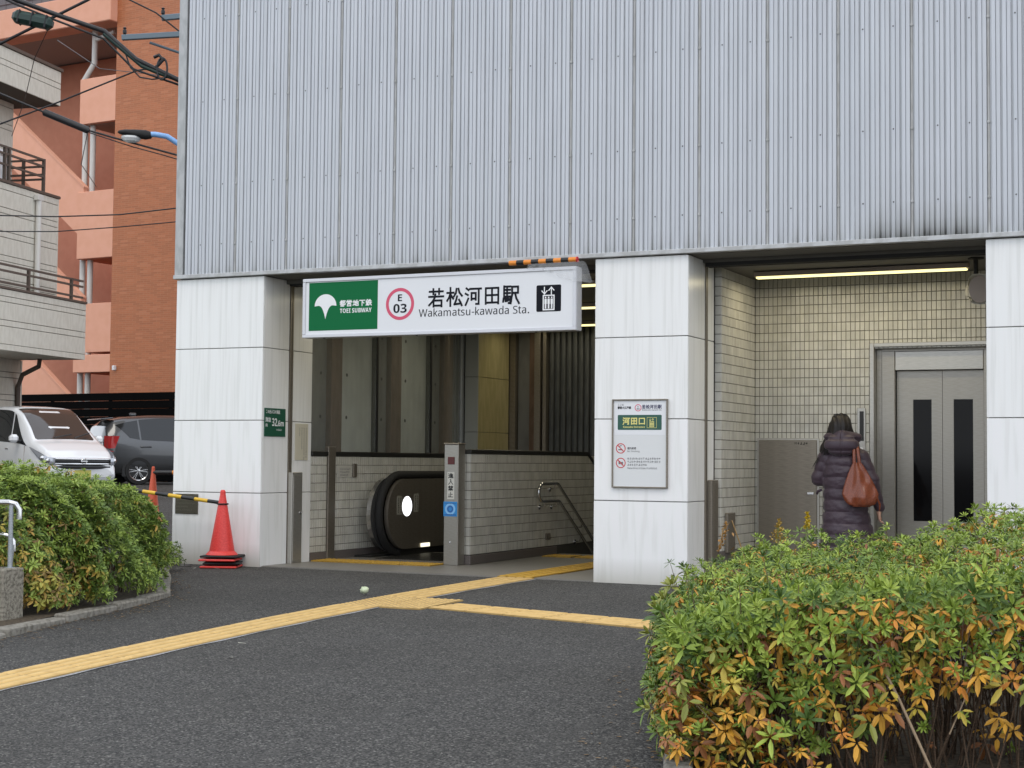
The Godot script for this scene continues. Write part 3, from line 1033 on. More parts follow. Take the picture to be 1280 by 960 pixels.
	tile_face(lb, "tiles", 0.92, A - 0.005, 0.28, 3.02, Transform3D(Basis(), Vector3(0, 0, za - 0.006)), [], 0.07)
	tile_face(lb, "tiles", A, 3.9, 0.18, 3.02, Transform3D(Basis(), Vector3(0, 0, zb - 0.005)), [[2.19, 3.42, -1, 2.315], [1.02, 1.655, -1, 1.385]])
	w = MB.new()
	w.bx(A - 0.006, A + 0.008, 0.08, 0.278, -1.93, za - 0.006)
	w.bx(0.925, A + 0.008, 0.08, 0.278, za - 0.006, za + 0.006)
	part("plinth", w, M.tile_plinth, lb)
	w = MB.new()
	w.bx(3.9, 4.8, 0.0, 3.05, -2.06, -1.0)
	part("inner_wall", w, M.tile, st)
	# lamps on the ceilings
	strip_lamp(Vector3(2.215, 2.965, -1.26), 2.06, "long fluorescent ceiling lamp glowing above the lift lobby", "", 1.25)
	var hall := ["front ceiling lamp of the escalator hall, right behind the station sign", "middle of the three ceiling lamps in the escalator hall", "rearmost ceiling lamp over the stairs in the escalator hall"]
	var hz := [-1.2, -3.38, -5.55]
	for k in 3:
		strip_lamp(Vector3(-1.75 if k < 2 else -1.55, 2.955, hz[k]), 3.5 if k < 2 else 3.9, hall[k], "ceiling lamps of the escalator hall", [1.3, 1.1, 1.0][k])
	# stainless boxes at the foot of the shutter rails
	b = MB.new()
	b.bx(-3.752, -3.70, 0.0, 0.985, -0.71, -0.505, 0.006)
	b.bx(-3.70, -3.694, 0.03, 0.955, -0.69, -0.525, 0.002)
	var bx_ := part("control_box", b, M.steel, self)
	tag(bx_, "tall brushed steel shutter box in the passage side of the left pillar", "metal box")
	b = MB.new()
	b.lathe([[0.012, 0], [0.012, 0.01], [0, 0.012]], 10, Transform3D(Basis(Vector3(0, 0, 1), -PI / 2), Vector3(-3.694, 0.55, -0.66)))
	part("lock", b, M.chrome, bx_)
	b = MB.new()
	b.bx(0.93, 0.975, 0.08, 0.965, -0.76, -0.56, 0.006)
	b.bx(0.975, 0.981, 0.11, 0.94, -0.74, -0.58, 0.002)
	var b2 := part("control_box", b, M.steel_dark, self)
	tag(b2, "dark steel shutter box on the lobby side of the middle pillar", "metal box")
	b = MB.new()
	b.bx(A + 0.005, A + 0.035, 0.26, 0.645, -1.16, -0.90, 0.006)
	b.bx(A + 0.035, A + 0.04, 0.29, 0.615, -1.14, -0.92, 0.002)
	tag(part("meter_box", b, M.steel_dark, self), "small dark wall box low on the side wall of the lift lobby", "metal box")
	# steel equipment door in the lobby back wall
	b = MB.new()
	b.bx(1.015, 1.66, 0.10, 1.385, zb - 0.003, zb + 0.012, 0.003)
	var cab := part("equipment_cabinet", b, M.steel, self)
	tag(cab, "square bronze steel equipment cabinet set in the tiled lobby wall", "cabinet")
	b = MB.new()
	b.bx(1.035, 1.64, 0.12, 1.365, zb + 0.012, zb + 0.022, 0.004)
	part("door", b, M.steel_dark, cab)
	b = MB.new()
	b.bx(1.54, 1.61, 0.815, 0.845, zb + 0.022, zb + 0.032, 0.004)
	part("handle", b, M.chrome, cab)
	fine_print(cab, 1.41, 1.345, 0.026, [5], 0.03, zb + 0.0225, M.ink)
	# loudspeakers under the ceilings
	var sp0 := speaker(Vector3(3.35, 2.80, -0.95), 0.35, "white horn speaker hanging by the right end of the lobby lamp")
	speaker(Vector3(-0.62, 2.78, -1.9), 0.3, "white horn speaker hanging in the escalator hall behind the sign")

func speaker(p: Vector3, s: float, label: String) -> Node3D:
	var t := thing("loudspeaker", label, "loudspeaker", p, 0.5, "horn loudspeakers")
	var k := s / 0.35
	var b := MB.new()
	b.tube([Vector3(0, 0.2, 0), Vector3(0, 0.02, 0)], 0.022, 8)
	b.box(Vector3(0, 0.21, 0), Vector3(0.12, 0.012, 0.09))
	part("bracket", b, M.dark, t)
	b = MB.new()
	var rows := []
	for d in [[-0.14, .05, .05], [-0.05, .06, .06], [0.04, .085, .10], [0.10, .11, .14]]:
		var ring := []
		for a in 20:
			var q := TAU * a / 20.0
			ring.append(Vector3(signf(cos(q)) * pow(absf(cos(q)), 0.6) * d[1] * k, -0.08 + signf(sin(q)) * pow(absf(sin(q)), 0.6) * d[2] * k, d[0] * k))
		rows.append(ring)
	b.grid(rows, Vector3.ZERO, true)
	part("horn", b, M.tile, t)
	b = MB.new()
	b.lathe([[0.0, 0.0], [0.1 * k, 0.002]], 20, Transform3D(Basis(Vector3(1, 0, 0), PI / 2).scaled(Vector3(1, 1.25, 1)), Vector3(0, -0.08, 0.092 * k)))
	part("grille", b, M.soffit_grey, t)
	return t

func strip_lamp(p: Vector3, len_: float, label: String, group: String, energy: float) -> void:
	var t := thing("ceiling_light", label, "ceiling light", p, 0.0, group)
	var b := MB.new()
	b.bx(-len_ / 2, len_ / 2, 0.0, 0.045, -0.05, 0.05, 0.004)
	part("housing", b, M.soffit_grey, t)
	b = MB.new()
	b.bx(-len_ / 2 + 0.02, len_ / 2 - 0.02, -0.02, 0.0, -0.035, 0.035, 0.006)
	part("lamp_tube", b, M.light_strip, t)
	var l := AreaLight3D.new()
	l.name = "lamp_light"
	l.area_size = Vector2(len_ - 0.05, 0.06)
	l.light_energy = energy
	l.light_color = Color(1.0, 0.94, 0.78) if group == "" else Color(1.0, 0.96, 0.86)
	l.shadow_enabled = true
	l.area_range = 20.0
	l.rotation_degrees = Vector3(-90, 0, 0)
	l.position = Vector3(0, -0.03, 0)
	t.add_child(l)

# ---------------------------------------------------------------- signs
func build_signs() -> void:
	var s := thing("station_sign", "wide white station name board with green panel hung above the escalator entrance", "sign")
	var b := MB.new()
	b.bx(-3.21, -0.156, 2.371, 2.978, -0.045, 0.085, 0.004)
	part("box", b, M.sign_frame, s)
	b = MB.new()
	for d in [[-3.21, -0.156, 2.371, 2.405], [-3.21, -0.156, 2.944, 2.978], [-3.21, -3.176, 2.405, 2.944], [-0.19, -0.156, 2.405, 2.944]]:
		b.bx(d[0], d[1], d[2], d[3], 0.0855, 0.103, 0.004)
	part("frame", b, M.sign_frame, s)
	b = MB.new()
	b.bx(-3.175, -0.191, 2.406, 2.943, 0.0855, 0.092)
	part("face", b, M.sign_white, s)
	b = MB.new()
	rect(b, -3.136, -2.322, 2.441, 2.936, 0.0928)
	part("green_panel", b, M.green, s)
	# ginkgo leaf emblem
	var g := PackedVector2Array()
	for k in 25:
		var a := PI * k / 24.0
		g.append(Vector2(-2.937 + cos(a) * 0.130, 2.692 + sin(a) * 0.122))
	for k in range(1, 12):
		var t := k / 11.0
		g.append(Vector2(-3.067 + 0.130 * pow(t, 0.62), 2.692 - 0.133 * pow(t, 1.9) + 0.02 * sin(t * PI)))
	for k in range(1, 11):
		var t := 1.0 - k / 11.0
		g.append(Vector2(-2.807 - 0.130 * pow(t, 0.62), 2.692 - 0.133 * pow(t, 1.9) + 0.02 * sin(t * PI)))
	b = MB.new()
	var ix := Geometry2D.triangulate_polygon(g)
	for k in range(0, ix.size(), 3):
		b.tri(Vector3(g[ix[k]].x, g[ix[k]].y, 0.0934), Vector3(g[ix[k + 1]].x, g[ix[k + 1]].y, 0.0934), Vector3(g[ix[k + 2]].x, g[ix[k + 2]].y, 0.0934), Vector3(0, 0, 1))
	part("leaf_emblem", b, M.white, s)
	kanji(s, "都営地下鉄", -2.766, 2.744, 0.068, 0.062, 0.0085, 0.0098, 0.0934, M.white)
	text(s, "TOEI SUBWAY", Vector3(-2.578, 2.637, 0.0936), 0.372, 0.046, M.white)
	b = MB.new()
	disc(b, -2.066, 2.684, 0.128, 0.161, 0.0930, 56)
	part("line_ring", b, M.pink, s)
	text(s, "E", Vector3(-2.066, 2.746, 0.0932), 0.048, 0.068, M.ink)
	text(s, "03", Vector3(-2.064, 2.640, 0.0932), 0.152, 0.090, M.ink)
	kanji(s, "若松河田駅", -1.746, 2.826, 0.178, 0.186, 0.0265, 0.0205, 0.0930, M.ink)
	text(s, "Wakamatsu-kawada Sta.", Vector3(-1.248, 2.586, 0.0932), 1.205, 0.082, M.ink, false)
	# lift pictogram
	b = MB.new()
	var rr := PackedVector2Array()
	for c in [[-0.327, 2.796, 0], [-0.556, 2.796, 90], [-0.556, 2.569, 180], [-0.327, 2.569, 270]]:
		for k in 5:
			var a := deg_to_rad(c[2] + k * 22.5)
			rr.append(Vector2(c[0] + cos(a) * 0.014, c[1] + sin(a) * 0.014))
	b.prism(rr, 0.0922, 0.0932)
	part("pictogram_ground", b, M.ink, s)
	b = MB.new()
	lift_picture(b, -0.4415, 2.6825, 1.0, 0.0938)
	part("pictogram", b, M.white, s)
	b = MB.new()
	for x in [-2.98, -1.9, -0.6]:
		b.bx(x - 0.008, x + 0.008, 2.362, 2.372, 0.03, 0.045)
	part("screw", b, M.screw, s)
	# striped padding bar on top of the sign, with plastic sheeting hanging from it
	var pb := thing("padding_bar", "black and orange striped padding bar lying over the right end of the station sign", "safety bar")
	for k in 9:
		b = MB.new()
		var x0 := -0.854 + k * 0.078
		b.tube([Vector3(x0, 3.036 + 0.0005 * k, 0.10), Vector3(x0 + 0.078, 3.036 + 0.0005 * k, 0.10)], 0.024, 12)
		part("stripe", b, M.orange if k % 2 == 0 else M.black, pb)
	b = MB.new()
	b.tube([Vector3(-0.152, 3.04, 0.10), Vector3(-0.14, 3.04, 0.10)], 0.027, 12)
	part("end_cap", b, M.red, pb)
	var film := mt(Color(0.9, 0.91, 0.92, 0.22), 0.35)
	film.transparency = BaseMaterial3D.TRANSPARENCY_ALPHA
	b = MB.new()
	var gg := []
	for i in 19:
		var row := []
		var t := i / 18.0
		var x := lerpf(-0.66, -0.075, t)
		for j in 7:
			var u := j / 6.0
			var drop := 0.06 + 0.14 * smoothstep(0.1, 0.85, t)
			row.append(Vector3(x + u * 0.07 * t + 0.008 * sin(i * 2.1 + j), 3.025 - drop * u + 0.006 * sin(i * 1.7 + j * 2.3), 0.112 + 0.015 * sin(i * 2.6 + j * 0.8) * u - 0.09 * u * smoothstep(0.8, 1.0, t)))
		gg.append(row)
	b.grid(gg, Vector3(0, 0, 1))
	tag(part("plastic_sheet", b, film, self), "clear crumpled plastic sheet hanging from the striped bar over the station sign", "plastic sheet")

	# notice board on the middle pillar
	var p := thing("notice_board", "white framed notice board with green exit name on the middle pillar", "notice board")
	b = MB.new()
	for d in [[0.186, 0.736, 0.889, 0.902], [0.186, 0.736, 1.702, 1.715], [0.186, 0.199, 0.902, 1.702], [0.723, 0.736, 0.902, 1.702]]:
		b.bx(d[0], d[1], d[2], d[3], 0.001, 0.030, 0.003)
	part("frame", b, M.steel_dark, p)
	b = MB.new()
	b.bx(0.199, 0.723, 0.902, 1.702, 0.001, 0.016)
	part("board", b, mt(lin(.66, .675, .68), 0.3), p)
	b = MB.new()
	rect(b, 0.208, 0.714, 1.382, 1.694, 0.0166)
	part("header_sheet", b, M.sign_white, p)
	b = MB.new()
	var rg := PackedVector2Array()
	for c in [[0.667, 1.558, 0], [0.252, 1.558, 90], [0.252, 1.438, 180], [0.667, 1.438, 270]]:
		for k in 5:
			var a := deg_to_rad(c[2] + k * 22.5)
			rg.append(Vector2(c[0] + cos(a) * 0.01, c[1] + sin(a) * 0.01))
	b.prism(rg, 0.0168, 0.0174)
	part("green_plate", b, M.green_teal, p)
	var pale := mt(lin(.72, .66, .22), 0.4)
	kanji(p, "河田口", 0.294, 1.545, 0.068, 0.068, 0.009, 0.0095, 0.0178, pale)
	text(p, "Kawada Entrance", Vector3(0.405, 1.456, 0.018), 0.215, 0.018, pale)
	b = MB.new()
	for d in [[0.532, 0.628, 1.542, 1.545], [0.532, 0.628, 1.446, 1.449], [0.532, 0.535, 1.449, 1.542], [0.625, 0.628, 1.449, 1.542]]:
		rect(b, d[0], d[1], d[2], d[3], 0.0179)
	lift_picture(b, 0.58, 1.4955, 0.36, 0.0179)
	part("pictogram", b, pale, p)
	kanji(p, "ここは", 0.241, 1.672, 0.018, 0.018, 0.002, 0.0028, 0.0172, M.ink_grey)
	kanji(p, "都営大江戸線", 0.241, 1.647, 0.0205, 0.023, 0.0018, 0.0032, 0.0172, M.ink)
	b = MB.new()
	disc(b, 0.444, 1.634, 0.026, 0.033, 0.0172, 32)
	part("line_ring", b, M.pink, p)
	text(p, "E", Vector3(0.444, 1.645, 0.0174), 0.009, 0.013, M.ink)
	text(p, "03", Vector3(0.444, 1.625, 0.0174), 0.026, 0.015, M.ink)
	kanji(p, "若松河田駅", 0.482, 1.662, 0.035, 0.037, 0.0045, 0.005, 0.0172, mt(lin(.05, .05, .11), 0.5))
	text(p, "Wakamatsu-kawada Sta.", Vector3(0.58, 1.614, 0.0174), 0.196, 0.013, M.ink, false)
	for d in [[0.275 + 0.0025, 1.2555], [0.2785, 1.120]]:
		b = MB.new()
		disc(b, d[0] - 0.004, d[1], 0.040, 0.048, 0.0172, 36)
		b.quad(Vector3(d[0] - 0.034, d[1] + 0.024, 0.0175), Vector3(d[0] - 0.028, d[1] + 0.030, 0.0175), Vector3(d[0] + 0.026, d[1] - 0.024, 0.0175), Vector3(d[0] + 0.020, d[1] - 0.030, 0.0175), Vector3(0, 0, 1))
		part("prohibition_sign", b, M.red, p)
	b = MB.new()
	b.bx(0.250, 0.293, 1.240, 1.247, 0.0170, 0.0171)
	b.strokes("0,40 30,10 50,30 80,0", 0.258, 1.285, 0.03, 0.028, 0.004, 0.0172)
	part("cigarette_picture", b, M.ink, p)
	b = MB.new()
	rect(b, 0.252, 0.272, 1.108, 1.136, 0.01715)
	rect(b, 0.277, 0.297, 1.104, 1.130, 0.01715)
	part("goods_picture", b, M.ink_grey, p)
	kanji(p, "構内禁煙", 0.339, 1.268, 0.020, 0.021, 0.0018, 0.0026, 0.0172, M.ink_grey)
	text(p, "No Smoking", Vector3(0.401, 1.228, 0.0174), 0.122, 0.019, M.ink_grey, false)
	fine_print(p, 0.339, 1.172, 0.0205, [15, 15, 9], 0.029, 0.0172, M.ink_grey)
	text(p, "Hazardous Articles Prohibited", Vector3(0.486, 1.074, 0.0174), 0.29, 0.019, M.ink_grey, false)

	# green height plate on the left pillar's passage side
	var fx := Transform3D(Basis(UPV, PI / 2), Vector3(-3.758, 0, 0))
	var h := thing("elevation_plate", "dark green plate reading 32.6m on the passage side of the left pillar", "sign")
	b = MB.new()
	b.bx(-3.7575, -3.748, 1.363, 1.662, -0.433, -0.041, 0.002)
	part("plate", b, M.green_dark, h)
	# in the turned frame local x = -z
	kanji(h, "この出入口の海抜", 0.060, 1.645, 0.031, 0.040, 0.002, 0.0045, 0.0102, M.white, false, fx)
	kanji(h, "海抜", 0.055, 1.565, 0.046, 0.050, 0.006, 0.006, 0.0102, M.white, false, fx)
	kanji(h, "約", 0.06, 1.500, 0.032, 0.036, 0.0, 0.005, 0.0102, M.white, false, fx)
	text(h, "32.", Vector3(-3.7475, 1.515, -0.235), 0.115, 0.085, M.white, true, PI / 2)
	text(h, "6m", Vector3(-3.7475, 1.505, -0.345), 0.105, 0.062, M.white, true, PI / 2)
	fine_print(h, 0.26, 1.445, 0.02, [5], 0.03, 0.0102, M.white, false, fx)
	# framed paper notice
	var n := thing("paper_notice", "cream sheet of vertical writing taped to the inner panel of the left pillar", "notice")
	b = MB.new()
	b.bx(-3.7575, -3.752, 1.115, 1.512, -0.885, -0.63, 0.001)
	part("sheet", b, mt(lin(.55, .52, .42), 0.7), n)
	fine_print(n, 0.84, 1.47, 0.022, [14, 15, 10, 4], 0.045, 0.0065, M.ink_grey, true, fx)
	# bronze plaque low on the left pillar
	var q := thing("bronze_plaque", "small dark bronze plaque low on the front of the left pillar", "plaque")
	b = MB.new()
	b.bx(-4.845, -4.548, 0.532, 0.746, 0.001, 0.012, 0.003)
	part("plate", b, nm([lin(.075, .068, .05), lin(.12, .11, .085)], [0.3, 0.7], 0.05, Vector3(4, 4, 4), 0.45, 0.5, 66), q)
	fine_print(q, -4.825, 0.725, 0.016, [13, 14, 14, 9, 12], 0.036, 0.0125, mt(lin(.16, .15, .12), 0.5, 0.4))
	# notice and bell on the tiled wall beside the escalator
	var en := thing("paper_notice", "white notice sheet on the tiled wall beside the escalator", "notice")
	b = MB.new()
	b.bx(-3.757, -3.753, 0.925, 1.06, -1.82, -1.51, 0.001)
	part("sheet", b, mt(lin(.50, .49, .45), 0.6), en)
	fine_print(en, 1.56, 1.03, 0.024, [9, 8, 7], 0.035, 0.0058, M.ink_grey, false, fx)
	b = MB.new()
	b.bx(-3.757, -3.735, 0.925, 1.08, -1.915, -1.835, 0.005)
	var bell := part("key_switch", b, M.steel_dark, self)
	tag(bell, "narrow dark key switch plate on the tiled wall beside the escalator notice", "switch")
	# gate post with a no entry sticker
	var g2 := thing("gate_post", "square steel post with no entry sticker at the end of the dividing wall", "post")
	b = MB.new()
	b.bx(-2.247, -2.075, 0.006, 1.30, -1.40, -1.24, 0.006)
	part("post", b, M.steel_mid, g2)
	b = MB.new()
	b.bx(-2.255, -2.067, 1.30, 1.315, -1.408, -1.232, 0.004)
	part("cap", b, M.steel_dark, g2)
	b = MB.new()
	b.bx(-2.203, -2.122, 1.085, 1.166, -1.24, -1.232, 0.003)
	part("signal_lamp", b, mt(lin(.10, .008, .008), 0.3), g2)
	b = MB.new()
	rect(b, -2.208, -2.122, 0.712, 1.004, -1.2385)
	part("sticker", b, mt(lin(.62, .60, .53), 0.5), g2)
	kanji(g2, "進入禁止", -2.196, 0.992, 0.060, 0.055, 0.013, 0.0072, -1.2380, M.ink, true)
	b = MB.new()
	b.bx(-2.250, -2.086, 0.528, 0.686, -1.2395, -1.2365, 0.001)
	part("blue_label", b, mt(lin(.03, .26, .62), 0.4), g2)
	b = MB.new()
	disc(b, -2.168, 0.607, 0.020, 0.036, -1.2360, 28)
	part("label_ring", b, mt(lin(.02, .12, .40), 0.4), g2)
	b = MB.new()
	disc(b, -2.168, 0.607, 0.040, 0.062, -1.2360, 28)
	part("label_ring", b, mt(lin(.25, .52, .82), 0.4), g2)
	b = MB.new()
	rect(b, -2.238, -2.098, 0.538, 0.552, -1.2360)
	rect(b, -2.238, -2.098, 0.664, 0.672, -1.2360)
	part("label_band", b, mt(lin(.02, .14, .45), 0.4), g2)
	b = MB.new()
	b.lathe([[0.009, 0], [0.009, 0.008], [0, 0.01]], 10, Transform3D(Basis(Vector3(1, 0, 0), PI / 2), Vector3(-2.165, 0.25, -1.24)))
	part("bolt", b, M.chrome, g2)

func lift_picture(b: MB, cx: float, cy: float, k: float, z: float) -> void:
	b.strokes("0,0 0,100", cx - 0.045 * k, cy + 0.106 * k, 0.03 * k, 0.066 * k, 0.010 * k, z)
	b.strokes("0,0 50,100 100,0", cx - 0.071 * k, cy + 0.072 * k, 0.054 * k, 0.030 * k, 0.010 * k, z + 0.0002)
	b.strokes("0,0 0,100", cx + 0.028 * k, cy + 0.104 * k, 0.03 * k, 0.066 * k, 0.010 * k, z)
	b.strokes("0,100 50,0 100,100", cx + 0.001 * k, cy + 0.106 * k, 0.054 * k, 0.030 * k, 0.010 * k, z + 0.0002)
	for d in [[-0.062, 0.062, -0.115, -0.102], [-0.062, 0.062, 0.022, 0.033], [-0.062, -0.050, -0.102, 0.022], [0.050, 0.062, -0.102, 0.022]]:
		rect(b, cx + d[0] * k, cx + d[1] * k, cy + d[2] * k, cy + d[3] * k, z)
	for i in 3:
		var x := cx + (i - 1) * 0.032 * k
		rect(b, x - 0.012 * k, x + 0.012 * k, cy - 0.055 * k, cy - 0.004 * k, z)
		rect(b, x - 0.008 * k, x + 0.008 * k, cy - 0.098 * k, cy - 0.0555 * k, z)
		disc(b, x, cy + 0.008 * k, 0.0, 0.0085 * k, z, 10)

# ---------------------------------------------------------------- lift
func build_lift() -> void:
	var zb := -1.937
	var t := thing("lift", "steel lift entrance with two narrow dark glass doors beside the right pillar", "lift")
	var b := MB.new()
	b.bx(2.17, 2.215, 0.08, 2.335, zb - 0.12, zb + 0.02, 0.004)
	b.bx(2.215, 3.5, 2.295, 2.335, zb - 0.12, zb + 0.02, 0.004)
	b.bx(3.40, 3.5, 0.08, 2.294, zb - 0.12, zb + 0.02, 0.004)
	part("frame", b, M.steel, t)
	b = MB.new()
	b.bx(2.215, 2.27, 0.08, 2.295, zb - 0.16, zb - 0.10, 0.004)
	b.bx(2.27, 2.40, 0.08, 2.255, zb - 0.135, zb - 0.08, 0.004)
	b.bx(3.255, 3.40, 0.08, 2.255, zb - 0.135, zb - 0.08, 0.004)
	b.bx(2.27, 3.40, 2.255, 2.294, zb - 0.16, zb - 0.09)
	part("jamb", b, M.steel_mid, t)
	b = MB.new()
	b.bx(2.402, 3.253, 2.065, 2.252, zb - 0.13, zb - 0.085, 0.004)
	part("transom", b, M.steel, t)
	b = MB.new()
	b.bx(2.40, 3.255, 0.078, 0.09, zb - 0.22, zb - 0.06, 0.002)
	part("sill", b, M.chrome, t)
	var gl := mt(lin(.006, .006, .007), 0.05)
	gl.metallic_specular = 0.26
	for k in 2:
		var x0 := 2.405 if k == 0 else 2.852
		var x1 := 2.848 if k == 0 else 3.25
		var g0 := 2.565 if k == 0 else 2.958
		var g1 := 2.745 if k == 0 else 3.143
		b = MB.new()
		var z0 := zb - 0.20
		var z1 := zb - 0.155
		b.bx(x0, g0, 0.57, 1.775, z0, z1)
		b.bx(g1, x1, 0.57, 1.775, z0, z1)
		b.bx(x0, x1, 0.092, 0.57, z0, z1)
		b.bx(x0, x1, 1.775, 2.06, z0, z1)
		var dr := part("door_leaf", b, M.steel_mid, t)
		b = MB.new()
		b.bx(g0, g1, 0.57, 1.775, z0 + 0.005, z1 - 0.008)
		part("door_glass", b, gl, dr)
	b = MB.new()
	b.bx(2.27, 3.40, 0.08, 2.3, zb - 0.215, zb - 0.205)
	part("shaft_back", b, M.black, t)
	var c := thing("call_panel", "slim steel lift call panel on the tiles beside the woman's head", "call panel")
	b = MB.new()
	b.bx(2.045, 2.13, 1.10, 1.69, zb + 0.001, zb + 0.018, 0.004)
	part("plate", b, M.steel, c)
	b = MB.new()
	b.bx(2.070, 2.112, 1.36, 1.655, zb + 0.0185, zb + 0.022, 0.002)
	part("display", b, M.black, c)
	for y in [1.20, 1.28]:
		b = MB.new()
		b.lathe([[0.016, 0], [0.016, 0.006], [0, 0.007]], 14, Transform3D(Basis(Vector3(1, 0, 0), PI / 2), Vector3(2.09, y, zb + 0.018)))
		part("button", b, M.white, c)

# ---------------------------------------------------------------- escalator and stair rail
func rounded(y0: float, y1: float, zf: float, zbk: float, inset: float) -> PackedVector2Array:
	# side outline of a balustrade: round nose at zf; local x = -z
	var r := (y1 - y0) / 2.0 - inset
	var cy := (y0 + y1) / 2.0
	var cz := -zf + (y1 - y0) / 2.0
	var p := PackedVector2Array()
	for k in 25:
		var a := PI / 2 + PI * k / 24.0
		p.append(Vector2(cz + cos(a) * r, cy + sin(a) * r))
	p.append(Vector2(-zbk, y0 + inset))
	p.append(Vector2(-zbk, y1 - inset))
	return p

func build_escalator() -> void:
	var t := thing("escalator", "dark escalator going down with a round nosed balustrade and glowing oval sign", "escalator")
	var side := Basis(Vector3(0, 0, -1), UPV, Vector3(1, 0, 0))
	for s in 2:
		var xi := -3.40 if s == 0 else -2.36
		var sg := 1.0 if s == 0 else -1.0
		var at := Transform3D(side, Vector3(xi, 0, 0))
		# panels run level for a stretch, then follow the slope
		var ba := holder("balustrade", t, Vector3(0, -0.012, -0.10))
		var b := MB.new()
		b.prism(rounded(0.045, 0.965, -1.90, -3.6, 0.05), -0.05 * sg, 0.0, at)
		b.prism(pol([[3.6, 0.10], [3.6, 0.915], [6.4, -0.72], [6.4, -1.5]]), -0.05 * sg, 0.0, at)
		part("panel", b, M.steel_dark if s == 0 else M.coping, ba)
		b = MB.new()
		b.prism(rounded(0.045, 0.965, -1.72 if s == 0 else -1.86, -3.6, 0.03), -0.17 * sg, -0.115 * sg, at)
		part("outer_deck", b, M.chrome, ba)
		b = MB.new()
		var path := []
		var r := 0.455
		for k in 19:
			var a := -PI / 2 - 0.3 + (PI + 0.3) * k / 18.0
			path.append(Vector3(xi - 0.075 * sg, 0.51 + sin(a) * r, -2.33 + cos(a) * r))
		path.append(Vector3(xi - 0.075 * sg, 0.965, -3.6))
		path.append(Vector3(xi - 0.075 * sg, -0.67, -6.4))
		b.tube(path, 0.045, 10)
		part("handrail", b, M.rubber, ba)
		b = MB.new()
		b.prism(pol([[2.3, 0.01], [2.3, 0.16], [3.4, 0.19], [3.4, -0.3]]), -0.16 * sg, -0.03 * sg, at)
		part("skirt", b, M.black, ba)
		if s == 0:
			b = MB.new()
			b.lathe([[0.0, 0.004], [0.112, 0.004], [0.118, 0.0]], 28, Transform3D(Basis(Vector3(0, 0, 1), -PI / 2), Vector3(xi + 0.001, 0.595, -2.40)))
			part("oval_lamp", b, emit(Color(0.97, 0.98, 1.0), 1.6), ba)
			for d in [[-2.21, 0.61], [-2.62, 0.63]]:
				b = MB.new()
				b.bx(xi + 0.0005, xi + 0.003, d[1] - 0.11, d[1] + 0.11, d[0] - 0.055, d[0] + 0.055)
				part("label", b, mt(lin(.30, .29, .25), 0.6), ba)
				fine_print(ba, -d[0] + 0.02, d[1] + 0.09, 0.024, [7, 7], 0.05, 0.0036, M.ink, true, Transform3D(Basis(UPV, PI / 2), Vector3(xi, 0, 0)))
			b = MB.new()
			b.bx(xi + 0.001, xi + 0.012, 0.10, 0.145, -2.96, -2.74, 0.004)
			part("comb_light", b, emit(Color(1.0, 0.97, 0.85), 1.3), ba)
	var b := MB.new()
	b.bx(-3.35, -2.40, 0.007, 0.016, -3.0, -1.62)
	part("landing_plate", b, M.steel_dark, t)
	b = MB.new()
	for k in 30:
		var x := -3.33 + k * 0.031
		b.bx(x, x + 0.012, 0.0165, 0.021, -2.95, -1.66)
	part("grooves", b, M.coping, t).set_meta("kind", "stuff")
	for k in 11:
		b = MB.new()
		b.bx(-3.34, -2.41, -0.02 - 0.2 * k - 0.2, -0.02 - 0.2 * k, -3.4 - 0.36 * k, -3.02 - 0.36 * k)
		part("step", b, M.black, t)
	b = MB.new()
	b.bx(-3.75, -3.52, -0.3, 0.03, -6.5, -1.9)
	part("deck_filler", b, M.coping, t)
	# double handrail on the dividing wall
	var h := thing("stair_handrail", "double tube steel handrail on the dividing wall, bending down the stairs", "handrail")
	var pts := []
	for q in [[-3.14, 0.86], [-3.56, 0.862], [-3.60, 0.855], [-5.6, -0.42]]:
		pts.append(Vector3(-1.94, q[1], q[0]))
	var p2 := []
	for q in [[-3.14, 0.655], [-3.60, 0.653], [-3.64, 0.645], [-5.6, -0.6]]:
		p2.append(Vector3(-1.94, q[1], q[0]))
	b = MB.new()
	b.tube(pts, 0.019, 10)
	part("rail", b, M.chrome, h)
	b = MB.new()
	b.tube(p2, 0.019, 10)
	part("rail", b, M.chrome, h)
	b = MB.new()
	var loop := []
	for k in 13:
		var a := PI / 2 - PI * k / 12.0
		loop.append(Vector3(-1.94, 0.7575 + sin(a) * 0.1025, -3.14 + cos(a) * 0.10))
	b.tube(loop, 0.019, 10)
	part("rail_end", b, M.chrome, h)
	for d in [[-3.22, .655], [-3.52, .86], [-3.56, .65], [-4.35, .37], [-4.3, .2], [-4.9, 0.03]]:
		b = MB.new()
		b.tube([Vector3(-1.94, d[1] - 0.015, d[0]), Vector3(-1.95, d[1] - 0.06, d[0]), Vector3(-2.02, d[1] - 0.07, d[0])], 0.009, 8)
		b.tube([Vector3(-2.018, d[1] - 0.07, d[0]), Vector3(-2.008, d[1] - 0.07, d[0])], 0.03, 12)
		part("bracket", b, M.chrome, h)
	b = MB.new()
	for zz in [-3.42, -3.50]:
		b.bx(-2.016, -1.996, 0.19, 0.27, zz - 0.02, zz + 0.02, 0.005)
	tag(part("socket_cover", b, M.steel_dark, self), "pair of small metal covers low on the dividing wall under the handrail", "socket")

